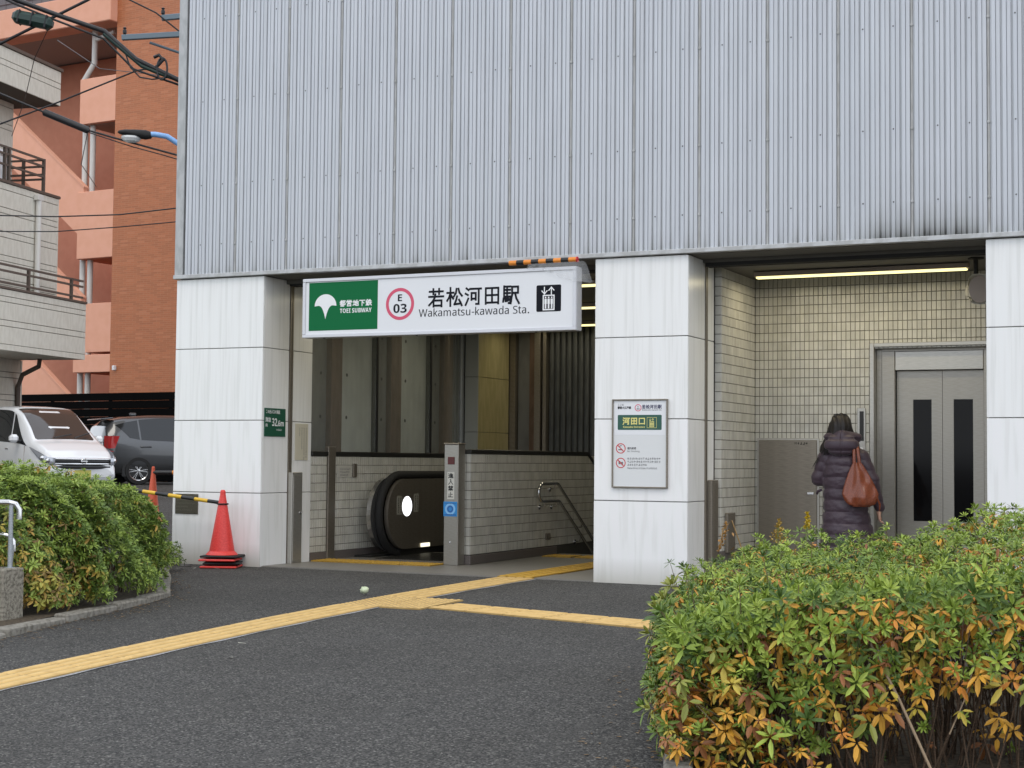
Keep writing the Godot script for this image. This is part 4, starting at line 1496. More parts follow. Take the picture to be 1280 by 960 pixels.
# ---------------------------------------------------------------- tactile paving
func tactile_mesh(kind: int, s: float) -> ArrayMesh:
	var b := MB.new()
	# base is darker than the raised bars
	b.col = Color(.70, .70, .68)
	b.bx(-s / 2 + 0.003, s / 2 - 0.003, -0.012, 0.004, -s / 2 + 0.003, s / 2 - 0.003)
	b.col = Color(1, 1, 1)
	if kind == 0:
		for k in 4:
			var x := -s / 2 + s * (k + 0.5) / 4.0
			b.quad(Vector3(x - 0.030, 0.004, -s * .47), Vector3(x - 0.024, 0.010, -s * .45), Vector3(x - 0.024, 0.010, s * .45), Vector3(x - 0.030, 0.004, s * .47), Vector3(-1, 1, 0))
			b.quad(Vector3(x + 0.030, 0.004, -s * .47), Vector3(x + 0.024, 0.010, -s * .45), Vector3(x + 0.024, 0.010, s * .45), Vector3(x + 0.030, 0.004, s * .47), Vector3(1, 1, 0))
			for e in [-1.0, 1.0]:
				b.quad(Vector3(x - 0.030, 0.004, e * s * .47), Vector3(x + 0.030, 0.004, e * s * .47), Vector3(x + 0.024, 0.010, e * s * .45), Vector3(x - 0.024, 0.010, e * s * .45), Vector3(0, 1, e))
			b.quad(Vector3(x - 0.024, 0.010, -s * .45), Vector3(x + 0.024, 0.010, -s * .45), Vector3(x + 0.024, 0.010, s * .45), Vector3(x - 0.024, 0.010, s * .45), UPV)
	else:
		for i in 6:
			for j in 6:
				b.lathe([[0.017, 0.004], [0.010, 0.009], [0.0, 0.0095]], 7, Transform3D(Basis(), Vector3(-s / 2 + s * (i + .5) / 6.0, 0, -s / 2 + s * (j + .5) / 6.0)))
	return b.mesh()

func lay(par: Node, me: ArrayMesh, x: float, z: float, y: float, turn: float, mat: Material) -> void:
	var o := piece("tile", me, mat, par)
	var dz := (gy(x, z + 0.2) - gy(x, z - 0.2)) / 0.4
	o.transform = Transform3D(Basis(Vector3(1, 0, 0), -atan(dz)) * Basis(UPV, turn), Vector3(x, y + rng.randf_range(0.0, 0.002), z))

func build_paving() -> void:
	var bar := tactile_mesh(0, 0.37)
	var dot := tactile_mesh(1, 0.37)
	var path := thing("tactile_path", "pale yellow raised bar path running across the asphalt into the entrance", "tactile paving")
	path.set_meta("kind", "structure")
	# white adhesive showing along the edge
	var b := MB.new()
	var g := []
	for k in 40:
		var z := 0.02 + k * 0.24
		g.append([Vector3(-0.985, gy(-1, z) + 0.0045, z), Vector3(-0.575 + 0.012 * sin(k * 1.9), gy(-1, z) + 0.0045, z)])
	b.grid(g, UPV)
	part("adhesive_edge", b, M.tactile_edge, path)
	for k in 24:
		var z := 0.20 + k * 0.37
		if z > 2.1 and z < 3.3:
			lay(path, dot if z < 2.8 else bar, -0.785, z, gy(-.7, z) + 0.0055, 0, M.tactile)
		else:
			lay(path, bar, -0.785, z, gy(-.7, z) + 0.0055, 0, M.tactile)
	for d in [[-0.41, 2.42], [-0.41, 2.79]]:
		lay(path, dot, d[0], d[1], gy(d[0], d[1]) + 0.0055, 0, M.tactile)
	# branch towards the lift
	var br := thing("tactile_path", "narrower yellow path branching right towards the lift behind the hedge", "tactile paving")
	br.set_meta("kind", "structure")
	for k in 9:
		var x := 0.00 + k * 0.362
		lay(br, bar, x, 2.72 + 0.235 * x, gy(x, 2.72 + 0.235 * x) + 0.005, PI / 2 - 0.23, M.tactile)
	# inside
	var ins := thing("tactile_path", "deeper yellow tactile path on the grey floor leading to the stairs", "tactile paving")
	ins.set_meta("kind", "structure")
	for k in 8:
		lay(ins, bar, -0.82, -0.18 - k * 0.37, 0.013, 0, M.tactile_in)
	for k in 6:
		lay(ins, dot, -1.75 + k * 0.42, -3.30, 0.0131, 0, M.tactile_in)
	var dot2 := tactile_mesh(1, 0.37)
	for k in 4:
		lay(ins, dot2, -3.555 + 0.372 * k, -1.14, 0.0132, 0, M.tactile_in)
	# scraps lying about
	var pb := MB.new()
	var rr := RandomNumberGenerator.new()
	rr.seed = 4
	var rows := []
	for i in 7:
		var ring := []
		for j in 10:
			var th := PI * i / 6.0
			var ph := TAU * j / 10.0
			var r := 0.036 * rr.randf_range(0.7, 1.2)
			ring.append(Vector3(sin(th) * cos(ph) * r * 1.2, cos(th) * r * 0.8, sin(th) * sin(ph) * r))
		rows.append(ring)
	pb.grid(rows, Vector3.ZERO, true)
	var w := part("crumpled_paper", pb, mt(lin(.55, .62, .42), 0.8), self)
	w.position = Vector3(-1.19, 0.03, 2.19)
	tag(w, "pale crumpled scrap of paper lying on the asphalt before the escalator", "litter")
	pb = MB.new()
	pb.quad(Vector3(0, 0.003, 0), Vector3(0.16, 0.004, 0.02), Vector3(0.17, 0.012, 0.09), Vector3(0.02, 0.004, 0.07), UPV)
	w = part("paper_scrap", pb, M.white, self)
	w.position = Vector3(-4.58, 0.002, 0.22)
	tag(w, "flat white scrap of paper on the asphalt left of the red cones", "litter")
	for d in [[-4.2, 0.55, "pale dry leaf on the asphalt in front of the middle of the red cones"], [-3.95, 0.42, "pale dry leaf on the asphalt at the right corner of the red cones"], [-3.6, 0.3, "pale dry leaf nearest the foot of the left pillar, right of the cones"], [-4.35, 0.62, "pale dry leaf on the asphalt left of the red cones, nearest the kerb"], [-0.35, 5.1, "pale dry leaf on open asphalt below the yellow path, the farther of two"], [-0.1, 5.6, "pale dry leaf on open asphalt below the yellow path, the nearer of two"]]:
		pb = MB.new()
		pb.quad(Vector3(0, 0.002, 0), Vector3(0.05, 0.004, 0.012), Vector3(0.055, 0.008, 0.035), Vector3(0.005, 0.002, 0.025), UPV)
		w = part("dry_leaf", pb, mt(lin(.34, .33, .28), 0.8), self)
		w.position = Vector3(d[0], gy(d[0], d[1]) + 0.002, d[1])
		w.rotation.y = d[0] * 7.0
		tag(w, d[2], "leaf", "scattered dry leaves")

# ---------------------------------------------------------------- apartment block behind
func bpart(nmn: String, par: Node, mat: Material, lims: Array, ch := 0.0) -> MeshInstance3D:
	var b := MB.new()
	for d in lims:
		b.bx(d[0], d[1], d[2], d[3], d[4], d[5], ch)
	return part(nmn, b, mat, par)

func build_apartment() -> void:
	var t := thing("apartment_building", "salmon pink apartment block with a brick tiled wing and outdoor stairs", "apartment building", Vector3(-20.17, 0, -17.44), deg_to_rad(-4.4067))
	bpart("brick_wing", t, M.brick, [[-0.17, 9.0, 0.2, 17.0, -12.0, 0.0]])
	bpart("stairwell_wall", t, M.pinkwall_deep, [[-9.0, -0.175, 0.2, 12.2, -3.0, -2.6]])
	for d in [[-1.42, 9.68, 10.86], [-1.42, 6.19, 7.92], [-1.05, 3.78, 5.03], [-1.46, 3.27, 3.72]]:
		var la := bpart("landing_parapet", t, M.pinkwall, [[d[0], -0.172, d[1], d[2], -0.14, -0.002]], 0.01)
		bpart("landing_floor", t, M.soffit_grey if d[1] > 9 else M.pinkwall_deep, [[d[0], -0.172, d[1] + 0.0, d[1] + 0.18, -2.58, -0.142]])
	for k in 3:
		var dy := -2.84 * k
		var b := MB.new()
		b.prism(pol([[-4.6, 10.75 + dy], [-1.24, 8.06 + dy], [-1.24, 7.0 + dy], [-1.44, 6.86 + dy], [-4.6, 9.35 + dy]]), -0.16, -0.03)
		part("stair_parapet", b, M.pinkwall, t)
		b = MB.new()
		b.prism(pol([[-4.62, 10.79 + dy], [-1.22, 8.07 + dy], [-1.22, 8.03 + dy], [-4.62, 10.74 + dy]]), -0.18, -0.01)
		part("parapet_coping", b, M.pinkwall, t)
		b = MB.new()
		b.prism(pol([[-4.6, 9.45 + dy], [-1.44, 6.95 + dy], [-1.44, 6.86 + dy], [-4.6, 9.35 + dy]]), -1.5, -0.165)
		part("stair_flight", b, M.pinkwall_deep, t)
	bpart("eaves_band", t, M.pinkwall, [[-9.0, -0.172, 12.2, 12.98, -0.35, 0.25]], 0.02)
	bpart("eaves_soffit", t, M.soffit_grey, [[-9.0, -0.172, 12.24, 12.4, -3.0, -0.352]])
	bpart("upper_wall", t, M.pinkwall, [[-1.3, -0.172, 12.982, 17.0, -3.0, 0.0]])
	# mansard of roof tiles
	var roof := bpart("roof", t, M.rooftile, [[-9.0, -1.305, 12.985, 17.0, -3.0, -0.12]])
	for r in 7:
		for c in 16:
			var b := MB.new()
			b.cbox(Vector3(-1.5 - c * 0.33, 13.12 + r * 0.26, -0.10), Vector3(0.32, 0.28, 0.035), 0.01, Basis(Vector3(1, 0, 0), -0.10))
			part("roof_tile", b, M.rooftile, roof)
	# drain pipes
	var b := MB.new()
	b.tube([Vector3(-1.28, 12.2, -0.35), Vector3(-1.28, 11.35, -0.35), Vector3(-1.62, 10.95, -0.35), Vector3(-1.62, 9.9, -0.35)], 0.075, 10)
	b.tube([Vector3(-1.28, 11.95, -0.35), Vector3(-0.6, 12.1, -0.35)], 0.06, 8)
	part("drain_pipe", b, M.pipe_white, t)
	for x in [-1.44, -1.17]:
		b = MB.new()
		b.tube([Vector3(x, 9.7, -0.25), Vector3(x, 0.5, -0.25)], 0.075, 10)
		part("drain_pipe", b, M.pipe_white, t)
	bpart("wall_lamp", t, M.white, [[-0.02, 0.06, 3.30, 3.42, 0.002, 0.09]], 0.01)
	# black slatted fence
	var f := thing("slat_fence", "tall black slatted fence along the foot of the brick wing", "fence", Vector3(-20.17, 0, -17.44), deg_to_rad(-4.4067))
	for k in 12:
		bpart("slat", f, M.fence, [[-4.0, 6.0, 0.35 + k * 0.198, 0.54 + k * 0.198, 0.20, 0.23]], 0.004)
	for k in 6:
		bpart("post", f, M.fence, [[-4.0 + k * 2.0, -3.94 + k * 2.0, 0.3, 2.72, 0.12, 0.195]])

# ---------------------------------------------------------------- beige house on the left
func boards(par: Node, x0: float, x1: float, y0: float, hs: Array, z: float) -> void:
	var y := y0
	for h in hs:
		bpart("siding_board", par, M.siding, [[x0, x1, y + 0.006, y + h - 0.006, z, z + 0.025]], 0.004)
		y += h

func build_house() -> void:
	var t := thing("beige_house", "beige sided house with projecting balconies and brown railings at the left edge", "house", Vector3(-16.7, 0, -12.29), deg_to_rad(100.570))
	var X0 := -9.0
	# lower balcony
	var lo := bpart("balcony", t, M.siding_gap, [[X0, 0.0, 3.29, 4.36, -0.16, -0.026], [-0.155, -0.026, 3.29, 4.36, -1.6, -0.165]])
	boards(lo, X0, 0.0, 3.29, [0.35, 0.12, 0.35, 0.11, 0.14], -0.026)
	bpart("balcony_floor", t, M.siding, [[X0, -0.002, 3.18, 3.288, -1.7, -0.002]])
	bpart("coping", t, M.brown_trim, [[X0, 0.02, 4.362, 4.41, -0.2, 0.02]], 0.004)
	var b := MB.new()
	for y in [4.85, 4.73, 4.5]:
		b.bx(X0, -0.02, y - 0.02, y + 0.02, -0.10, -0.06)
	part("railing_bar", b, M.brown_trim, t)
	for k in 6:
		bpart("railing_post", t, M.brown_trim, [[-0.5 - k * 1.62, -0.45 - k * 1.62, 4.41, 4.87, -0.11, -0.05]])
	# middle storey wall
	var mi := bpart("middle_wall", t, M.siding_gap, [[X0, -0.10, 4.0, 6.62, -3.0, -0.69]])
	boards(mi, X0, -0.10, 4.2, [0.36, 0.12, 0.36, 0.12, 0.36, 0.12, 0.36, 0.12, 0.36, 0.14], -0.69)
	bpart("corner_board", mi, M.siding, [[-0.099, -0.07, 4.2, 6.62, -1.4, -0.662]], 0.003)
	bpart("coping", t, M.brown_trim, [[X0, -0.04, 6.622, 6.68, -0.85, -0.64]], 0.004)
	b = MB.new()
	b.tube([Vector3(-0.95, 6.46, -0.60), Vector3(-0.95, 4.45, -0.60)], 0.06, 10)
	b.cbox(Vector3(-0.95, 6.50, -0.60), Vector3(0.2, 0.12, 0.12), 0.01)
	part("drain_pipe", b, M.pipe_white, t)
	# terrace railing
	b = MB.new()
	for y in [7.36, 7.22, 7.0]:
		b.bx(X0, -0.62, y - 0.02, y + 0.02, -0.72, -0.68)
	for y in [7.36, 7.22, 7.05, 6.95]:
		b.bx(-0.66, -0.62, y - 0.02, y + 0.02, -1.9, -0.725)
	part("railing_bar", b, M.brown_trim, t)
	for q in [[-0.66, -0.72], [-0.66, -1.2], [-1.95, -0.72], [-2.1, -0.72], [-3.5, -0.72], [-5.0, -0.72]]:
		bpart("railing_post", t, M.brown_trim, [[q[0], q[0] + 0.05, 6.68, 7.38, q[1] - 0.01, q[1] + 0.05]])
	var w3 := bpart("upper_wall", t, M.siding_gap, [[X0, -0.55, 6.6, 8.66, -3.0, -1.53]])
	boards(w3, X0, -0.55, 6.69, [0.36, 0.12, 0.36, 0.12, 0.36, 0.12, 0.36, 0.12], -1.53)
	bpart("window", w3, M.glass, [[-4.2, -2.35, 7.0, 8.3, -1.5, -1.48]])
	bpart("window_frame", w3, M.brown_trim, [[-2.36, -2.28, 6.98, 8.32, -1.5, -1.45], [-4.2, -2.36, 8.30, 8.36, -1.5, -1.45]])
	var ac := bpart("air_conditioner", t, M.white, [[-1.75, -1.30, 6.75, 7.42, -1.35, -1.05]], 0.02)
	bpart("grille", ac, M.soffit_grey, [[-1.70, -1.36, 7.27, 7.32, -1.05, -1.045]])
	# roof parapet
	var up := bpart("roof_parapet", t, M.siding_gap, [[X0, -0.10, 8.62, 9.36, -3.0, -0.69]])
	boards(up, X0, -0.10, 8.62, [0.36, 0.12, 0.26], -0.69)
	bpart("coping", t, M.brown_trim, [[X0, -0.06, 9.361, 9.43, -3.0, -0.63]], 0.004)
	# ground floor set back under the balcony
	var g := bpart("ground_wall", t, M.siding_gap, [[X0, -0.02, 0.2, 3.178, -6.0, -1.53]])
	boards(g, X0, -0.06, 0.5, [0.36, 0.12, 0.36, 0.12, 0.36, 0.12, 0.36, 0.12, 0.36, 0.12, 0.36], -1.53)
	bpart("corner_board", g, M.siding, [[-0.06, 0.0, 0.5, 3.17, -1.6, -1.49]], 0.004)
	b = MB.new()
	b.tube([Vector3(-0.45, 3.2, -0.8), Vector3(-0.4, 3.02, -0.85), Vector3(-0.3, 2.85, -1.3), Vector3(-0.22, 2.6, -1.45), Vector3(-0.2, 0.6, -1.45)], 0.05, 8)
	part("waste_pipe", b, M.brown_trim, t)
	var d := thing("satellite_dish", "small white satellite dish on the roof edge of the beige house", "satellite dish", Vector3(-17.2, 9.50, -8.4), 0.9)
	b = MB.new()
	b.lathe([[0.0, 0.0], [0.12, 0.015], [0.2, 0.05], [0.205, 0.055], [0.12, 0.025], [0.0, 0.01]], 20, Transform3D(Basis(Vector3(1, 0, 0), 1.1), Vector3(0, 0.15, 0)))
	part("dish", b, M.white, d)
	b = MB.new()
	b.tube([Vector3(0, -0.15, 0), Vector3(0, 0.15, -0.02)], 0.02, 8)
	b.tube([Vector3(0, 0.02, 0), Vector3(0, 0.12, 0.24)], 0.01, 6)
	b.cbox(Vector3(0, 0.14, 0.26), Vector3(0.07, 0.07, 0.08), 0.01)
	part("arm", b, M.galv, d)

# ---------------------------------------------------------------- utility pole, lamp and cables
func sag(a: Vector3, b: Vector3, s: float, n := 14) -> Array:
	var p := []
	for i in n + 1:
		var t := float(i) / n
		p.append(a.lerp(b, t) - Vector3(0, s * 4.0 * t * (1.0 - t), 0))
	return p

func cable(label: String, pts: Array, r: float, mat: Material) -> Node3D:
	var b := MB.new()
	b.tube(pts, r, 6)
	var o := part("cable", b, mat, self)
	return tag(o, label, "cable")

func build_street() -> void:
	var px := -9.09
	var pz := -6.02
	var t := thing("utility_pole", "grey utility pole with pale steel crossarms standing close behind the station", "utility pole", Vector3(px, 0.3, pz))
	var b := MB.new()
	b.lathe([[0.17, -0.2], [0.12, 9.6], [0.0, 9.62]], 16)
	part("pole", b, M.kerb, t)
	for a in [[Vector3(0.3, 7.38, 0.2), Vector3(-0.98, 7.30, 0.76)], [Vector3(0.2, 7.72, 0.1), Vector3(-0.45, 7.62, 0.48)]]:
		b = MB.new()
		var d: Vector3 = a[1] - a[0]
		var bs := Basis.looking_at(d, UPV)
		b.cbox((a[0] + a[1]) * 0.5, Vector3(0.07, 0.085, d.length()), 0.008, bs)
		part("crossarm", b, M.arm_steel, t)
		b = MB.new()
		for k in 1:
			var q: Vector3 = a[0].lerp(a[1], 0.97)
			b.lathe([[0.012, 0.0], [0.03, 0.03], [0.03, 0.07], [0.018, 0.09], [0.03, 0.11], [0.0, 0.13]], 10, Transform3D(Basis(), q + Vector3(0, 0.04, 0)))
		part("insulator", b, M.cable, t)
	b = MB.new()
	b.tube([Vector3(0.0, 7.02, 0.0), Vector3(-0.62, 7.24, 0.54)], 0.022, 6)
	part("arm_brace", b, M.arm_steel, t)
	b = MB.new()
	b.lathe([[0.15, 6.6], [0.152, 6.72]], 16)
	b.lathe([[0.15, 5.6], [0.152, 5.68]], 16)
	part("pole_band", b, M.galv, t)
	# street lamp on its blue arm
	var l := thing("street_lamp", "street lamp with grey head on a light blue bent arm left of the station", "street lamp")
	b = MB.new()
	b.tube([Vector3(-9.12, 5.55, -5.95), Vector3(-9.2, 5.80, -5.86), Vector3(-9.32, 5.97, -5.76), Vector3(-9.47, 6.085, -5.65), Vector3(-9.62, 6.11, -5.55), Vector3(-9.72, 6.11, -5.50)], 0.042, 10)
	part("arm", b, M.lamp_blue, l)
	var hx := Transform3D(Basis.looking_at(Vector3(-0.44, 0.02, 0.21), UPV), Vector3(-9.9, 6.11, -5.42))
	b = MB.new()
	var rows := []
	for q in [[0.26, .02, .02, 0.0], [0.245, .055, .06, -0.01], [0.16, .085, .085, -0.01], [0.0, .105, .075, 0.0], [-0.16, .10, .055, 0.012], [-0.25, .06, .03, 0.018], [-0.275, .01, .008, 0.02]]:
		var ring := []
		for k in 16:
			var a := TAU * k / 16
			ring.append(hx * Vector3(cos(a) * q[1], sin(a) * q[2] * (1.0 if sin(a) > 0 else 0.75) + q[3], q[0]))
		rows.append(ring)
	b.grid(rows, Vector3.ZERO, true)
	part("lamp_head", b, M.rubber, l)
	b = MB.new()
	b.lathe([[0.10, 0.0], [0.105, -0.03], [0.08, -0.075], [0.04, -0.10], [0.0, -0.105]], 18, hx * Transform3D(Basis().scaled(Vector3(1, 1, 1.5)), Vector3(0, -0.035, -0.06)))
	part("lamp_glass", b, mt(lin(.68, .69, .68), 0.12), l)
	# cables
	var pole := Vector3(px, 0, pz)
	cable("thick black cable bundle sagging from the top left corner to the pole", [Vector3(-13.8, 9.0, -3.4), Vector3(-12.21, 8.50, -4.2), Vector3(-11.54, 8.17, -4.53), Vector3(-10.99, 7.95, -4.81), Vector3(-10.32, 7.70, -5.14), Vector3(-9.88, 7.27, -5.37), Vector3(-9.3, 6.96, -5.66), Vector3(-9.12, 6.86, -5.95)], 0.04, M.cable)
	cable("second black strand lashed along the underside of the sagging bundle", [Vector3(-12.21, 8.44, -4.2), Vector3(-11.54, 8.10, -4.53), Vector3(-10.99, 7.86, -4.81), Vector3(-10.32, 7.58, -5.14), Vector3(-9.92, 7.12, -5.37), Vector3(-9.6, 7.0, -5.5), Vector3(-9.12, 6.82, -5.95)], 0.018, M.cable)
	cable("green sheathed cable hanging in a slack curve beside the coiled cable", [Vector3(-10.32, 7.66, -5.14), Vector3(-10.0, 7.36, -5.3), Vector3(-9.8, 7.17, -5.42), Vector3(-9.58, 7.07, -5.52), Vector3(-9.32, 6.97, -5.66)], 0.035, M.cable_green)
	cable("thin black slack loop under the green sheathed cable", [Vector3(-10.05, 7.44, -5.28), Vector3(-9.95, 7.14, -5.33), Vector3(-9.82, 6.99, -5.4), Vector3(-9.65, 6.96, -5.48), Vector3(-9.4, 7.0, -5.62)], 0.012, M.cable)
	var cb := MB.new()
	var ring := []
	for k in 25:
		var a := TAU * k / 24.0
		ring.append(Vector3(-9.50 + cos(a) * 0.08 * 0.9, 7.12 + sin(a) * 0.17, -5.53 - cos(a) * 0.08 * 0.4))
	cb.tube(ring, 0.016, 8)
	cb.tube([Vector3(-9.62, 7.30, -5.48), Vector3(-9.54, 7.33, -5.5), Vector3(-9.48, 7.26, -5.53), Vector3(-9.6, 7.14, -5.5)], 0.028, 8)
	tag(part("cable_coil", cb, M.cable, self), "loop of coiled black cable hanging on the bundle near the crossarm", "cable coil")
	var c := thing("cable_closure", "fat black cable splice box hanging under the bundle at the top left", "splice box", Vector3(-11.31, 7.86, -4.66), 0.44)
	b = MB.new()
	b.cbox(Vector3(0, 0, 0), Vector3(0.64, 0.20, 0.2), 0.06, Basis(Vector3(0, 0, 1), -0.20))
	part("box", b, M.cable_green, c)
	b = MB.new()
	for x in [-0.2, 0.0, 0.22]:
		b.cbox(Vector3(x, 0.0 - x * 0.20, 0), Vector3(0.03, 0.215, 0.215), 0.02, Basis(Vector3(0, 0, 1), -0.20))
	part("strap", b, M.cable, c)
	c = thing("cable_closure", "slim black tube splice on the cable left of the street lamp", "splice box", Vector3(-10.86, 6.30, -4.95), 0.44)
	b = MB.new()
	b.tube([Vector3(-0.36, 0.145, 0), Vector3(-0.34, 0.137, 0), Vector3(0.34, -0.137, 0), Vector3(0.36, -0.145, 0)], [0.03, 0.055, 0.055, 0.03], 12)
	part("tube", b, M.cable, c)
	cable("dark cable rising diagonally behind the fat splice box", [Vector3(-12.6, 7.1, -4.1), Vector3(-11.77, 7.49, -4.46), Vector3(-10.54, 8.18, -5.01), Vector3(-9.6, 8.75, -5.4)], 0.026, M.cable)
	cable("cable rising from the left edge to meet the sagging bundle", [Vector3(-12.6, 5.95, -4.1), Vector3(-11.79, 6.25, -4.52), Vector3(-11.0, 6.58, -4.87), Vector3(-9.86, 7.1, -5.39), Vector3(-9.6, 7.14, -5.5)], 0.014, M.cable)
	cable("cable carrying the slim splice, passing under the lamp head", [Vector3(-12.8, 7.0, -4.1), Vector3(-11.78, 6.72, -4.5), Vector3(-11.17, 6.44, -4.8), Vector3(-10.54, 6.16, -5.11), Vector3(-9.95, 5.98, -5.4), Vector3(-9.23, 5.77, -5.76), Vector3(-9.1, 5.72, -5.95)], 0.016, M.cable)
	cable("second thinner cable just below the one passing under the lamp head", [Vector3(-10.54, 6.13, -5.11), Vector3(-9.95, 5.92, -5.4), Vector3(-9.5, 5.79, -5.6), Vector3(-9.1, 5.66, -5.95)], 0.009, M.cable)
	cable("dark cable slanting down to the crossarm at the top of the picture", [Vector3(-10.9, 8.75, -4.8), Vector3(-9.98, 8.2, -5.27), Vector3(-9.59, 7.99, -5.47), Vector3(-9.26, 7.70, -5.64), Vector3(-9.1, 7.6, -5.9)], 0.013, M.cable)
	cable("upper of the two level wires crossing the brick wing", [Vector3(-12.4, 4.86, -4.4), Vector3(-11.03, 4.83, -4.96), Vector3(-10.13, 4.87, -5.38), Vector3(-9.1, 5.02, -5.9)], 0.011, M.cable)
	cable("lower of the two level wires crossing the brick wing", [Vector3(-12.4, 4.60, -4.4), Vector3(-11.03, 4.60, -4.97), Vector3(-10.13, 4.68, -5.39), Vector3(-9.1, 4.80, -5.9)], 0.009, M.cable)
	cable("faint thin wire from the roof edge of the house to the crossarm", [Vector3(-16.5, 9.7, -11.0), Vector3(-13.0, 8.1, -8.2), Vector3(-9.1, 7.0, -5.9)], 0.007, M.cable)
	cable("thin wire dropping from the fat splice box to the beige house", [Vector3(-11.13, 7.92, -4.90), Vector3(-11.87, 7.47, -5.32), Vector3(-13.28, 7.21, -6.64), Vector3(-14.74, 6.96, -7.9)], 0.007, M.cable)
	cable("pair of thin service wires leading from the slim splice down to the house", [Vector3(-10.55, 6.2, -5.1), Vector3(-12.5, 6.15, -7.2), Vector3(-15.9, 6.7, -11.6)], 0.007, M.cable)

# ---------------------------------------------------------------- cars
func car_body(mb: MB, st: Array, n := 6) -> Array:
	# st rows: x, sill y, belt y, top y, half width low, half width belt, half width top
	var rows := []
	var xs := []
	for i in st.size() - 1:
		for k in n:
			xs.append(lerpf(st[i][0], st[i + 1][0], float(k) / n))
	xs.append(st[st.size() - 1][0])
	for x in xs:
		var s := section(st, x)
		var ring := []
		for sg in [1.0, -1.0]:
			var half := [
				Vector3(x, s[1], s[4] * 0.80), Vector3(x, s[1] + 0.04, s[4] * 0.96), Vector3(x, lerpf(s[1], s[2], 0.35), s[4] * 1.0), Vector3(x, lerpf(s[1], s[2], 0.72), lerpf(s[4], s[5], 0.5) + 0.012),
				Vector3(x, s[2], s[5]), Vector3(x, lerpf(s[2], s[3], 0.45), lerpf(s[5], s[6], 0.42)), Vector3(x, lerpf(s[2], s[3], 0.85), lerpf(s[5], s[6], 0.85)), Vector3(x, lerpf(s[2], s[3], 0.965), s[6] * 0.93), Vector3(x, s[3], s[6] * 0.70), Vector3(x, s[3] + 0.012, s[6] * 0.3)]
			if sg < 0:
				half.reverse()
			for p in half:
				ring.append(Vector3(p.x, p.y, p.z * sg))
		rows.append(ring)
	mb.grid(rows, Vector3.ZERO, true)
	return rows

func section(st: Array, x: float) -> Array:
	for i in st.size() - 1:
		if x <= st[i + 1][0]:
			var t: float = clampf((x - st[i][0]) / (st[i + 1][0] - st[i][0]), 0, 1)
			var o := []
			for k in 7:
				var p0: float = st[maxi(i - 1, 0)][k]
				var p1: float = st[i][k]
				var p2: float = st[i + 1][k]
				var p3: float = st[mini(i + 2, st.size() - 1)][k]
				o.append(lerpf(lerpf(p1, p2, t), cubic_interpolate(p1, p2, p0, p3, t), 0.5))
			o[0] = x
			return o
	return st[st.size() - 1]

# window on the side, corners as [x, share of the way from belt to top]
func side_glass(par: Node, st: Array, poly: Array, sg: float, mat: Material, off := 0.006, nmn := "side_window") -> void:
	var mb := MB.new()
	var g := []
	for i in 9:
		var t := i / 8.0
		var row := []
		for j in 5:
			var u := j / 4.0
			var a := Vector2(poly[0][0], poly[0][1]).lerp(Vector2(poly[1][0], poly[1][1]), t)
			var b := Vector2(poly[3][0], poly[3][1]).lerp(Vector2(poly[2][0], poly[2][1]), t)
			var q := a.lerp(b, u)
			var s := section(st, q.x)
			var z := lerpf(s[5], s[6], q.y * 0.97)
			row.append(Vector3(q.x, lerpf(s[2], s[3], q.y), (z + off) * sg))
		g.append(row)
	mb.grid(g, Vector3(0, 0.2, sg))
	part(nmn, mb, mat, par)

func wheel(par: Node, p: Vector3, r: float, sg: float) -> void:
	var xf := Transform3D(Basis(Vector3(1, 0, 0), PI / 2 * sg), p)
	var b := MB.new()
	b.lathe([[r * 0.66, 0.0], [r * 0.72, 0.022], [r * 0.94, 0.02], [r, -0.01], [r, -0.17], [0.0, -0.17]], 28, xf)
	var w := part("wheel", b, M.rubber, par)
	b = MB.new()
	b.lathe([[0.0, -0.05], [r * 0.62, -0.05], [r * 0.66, 0.004], [r * 0.70, 0.004]], 28, xf)
	part("rim", b, M.black, w)
	b = MB.new()
	for k in 6:
		var a := TAU * k / 6.0
		for e in [-0.13, 0.13]:
			b.cbox(xf * Vector3(cos(a + e) * r * 0.36, -0.008, sin(a + e) * r * 0.36), Vector3(r * 0.60, 0.03, r * 0.075), 0.006, xf.basis * Basis(UPV, -(a + e)))
	b.lathe([[0.0, 0.01], [r * 0.12, 0.008], [r * 0.14, -0.01]], 14, xf)
	b.lathe([[r * 0.64, 0.0], [r * 0.69, 0.012], [r * 0.72, 0.0]], 28, xf)
	part("spokes", b, M.chrome, w)

func arch(par: Node, x: float, y: float, r: float, zs: float, sg: float) -> void:
	var b := MB.new()
	var p := PackedVector2Array()
	for k in 17:
		var a := -0.35 + (PI + 0.7) * k / 16.0
		p.append(Vector2(x + cos(a) * r, y + sin(a) * r))
	b.prism(p, zs * sg - 0.06 * sg, zs * sg + 0.006 * sg)
	part("wheel_arch", b, M.black, par)

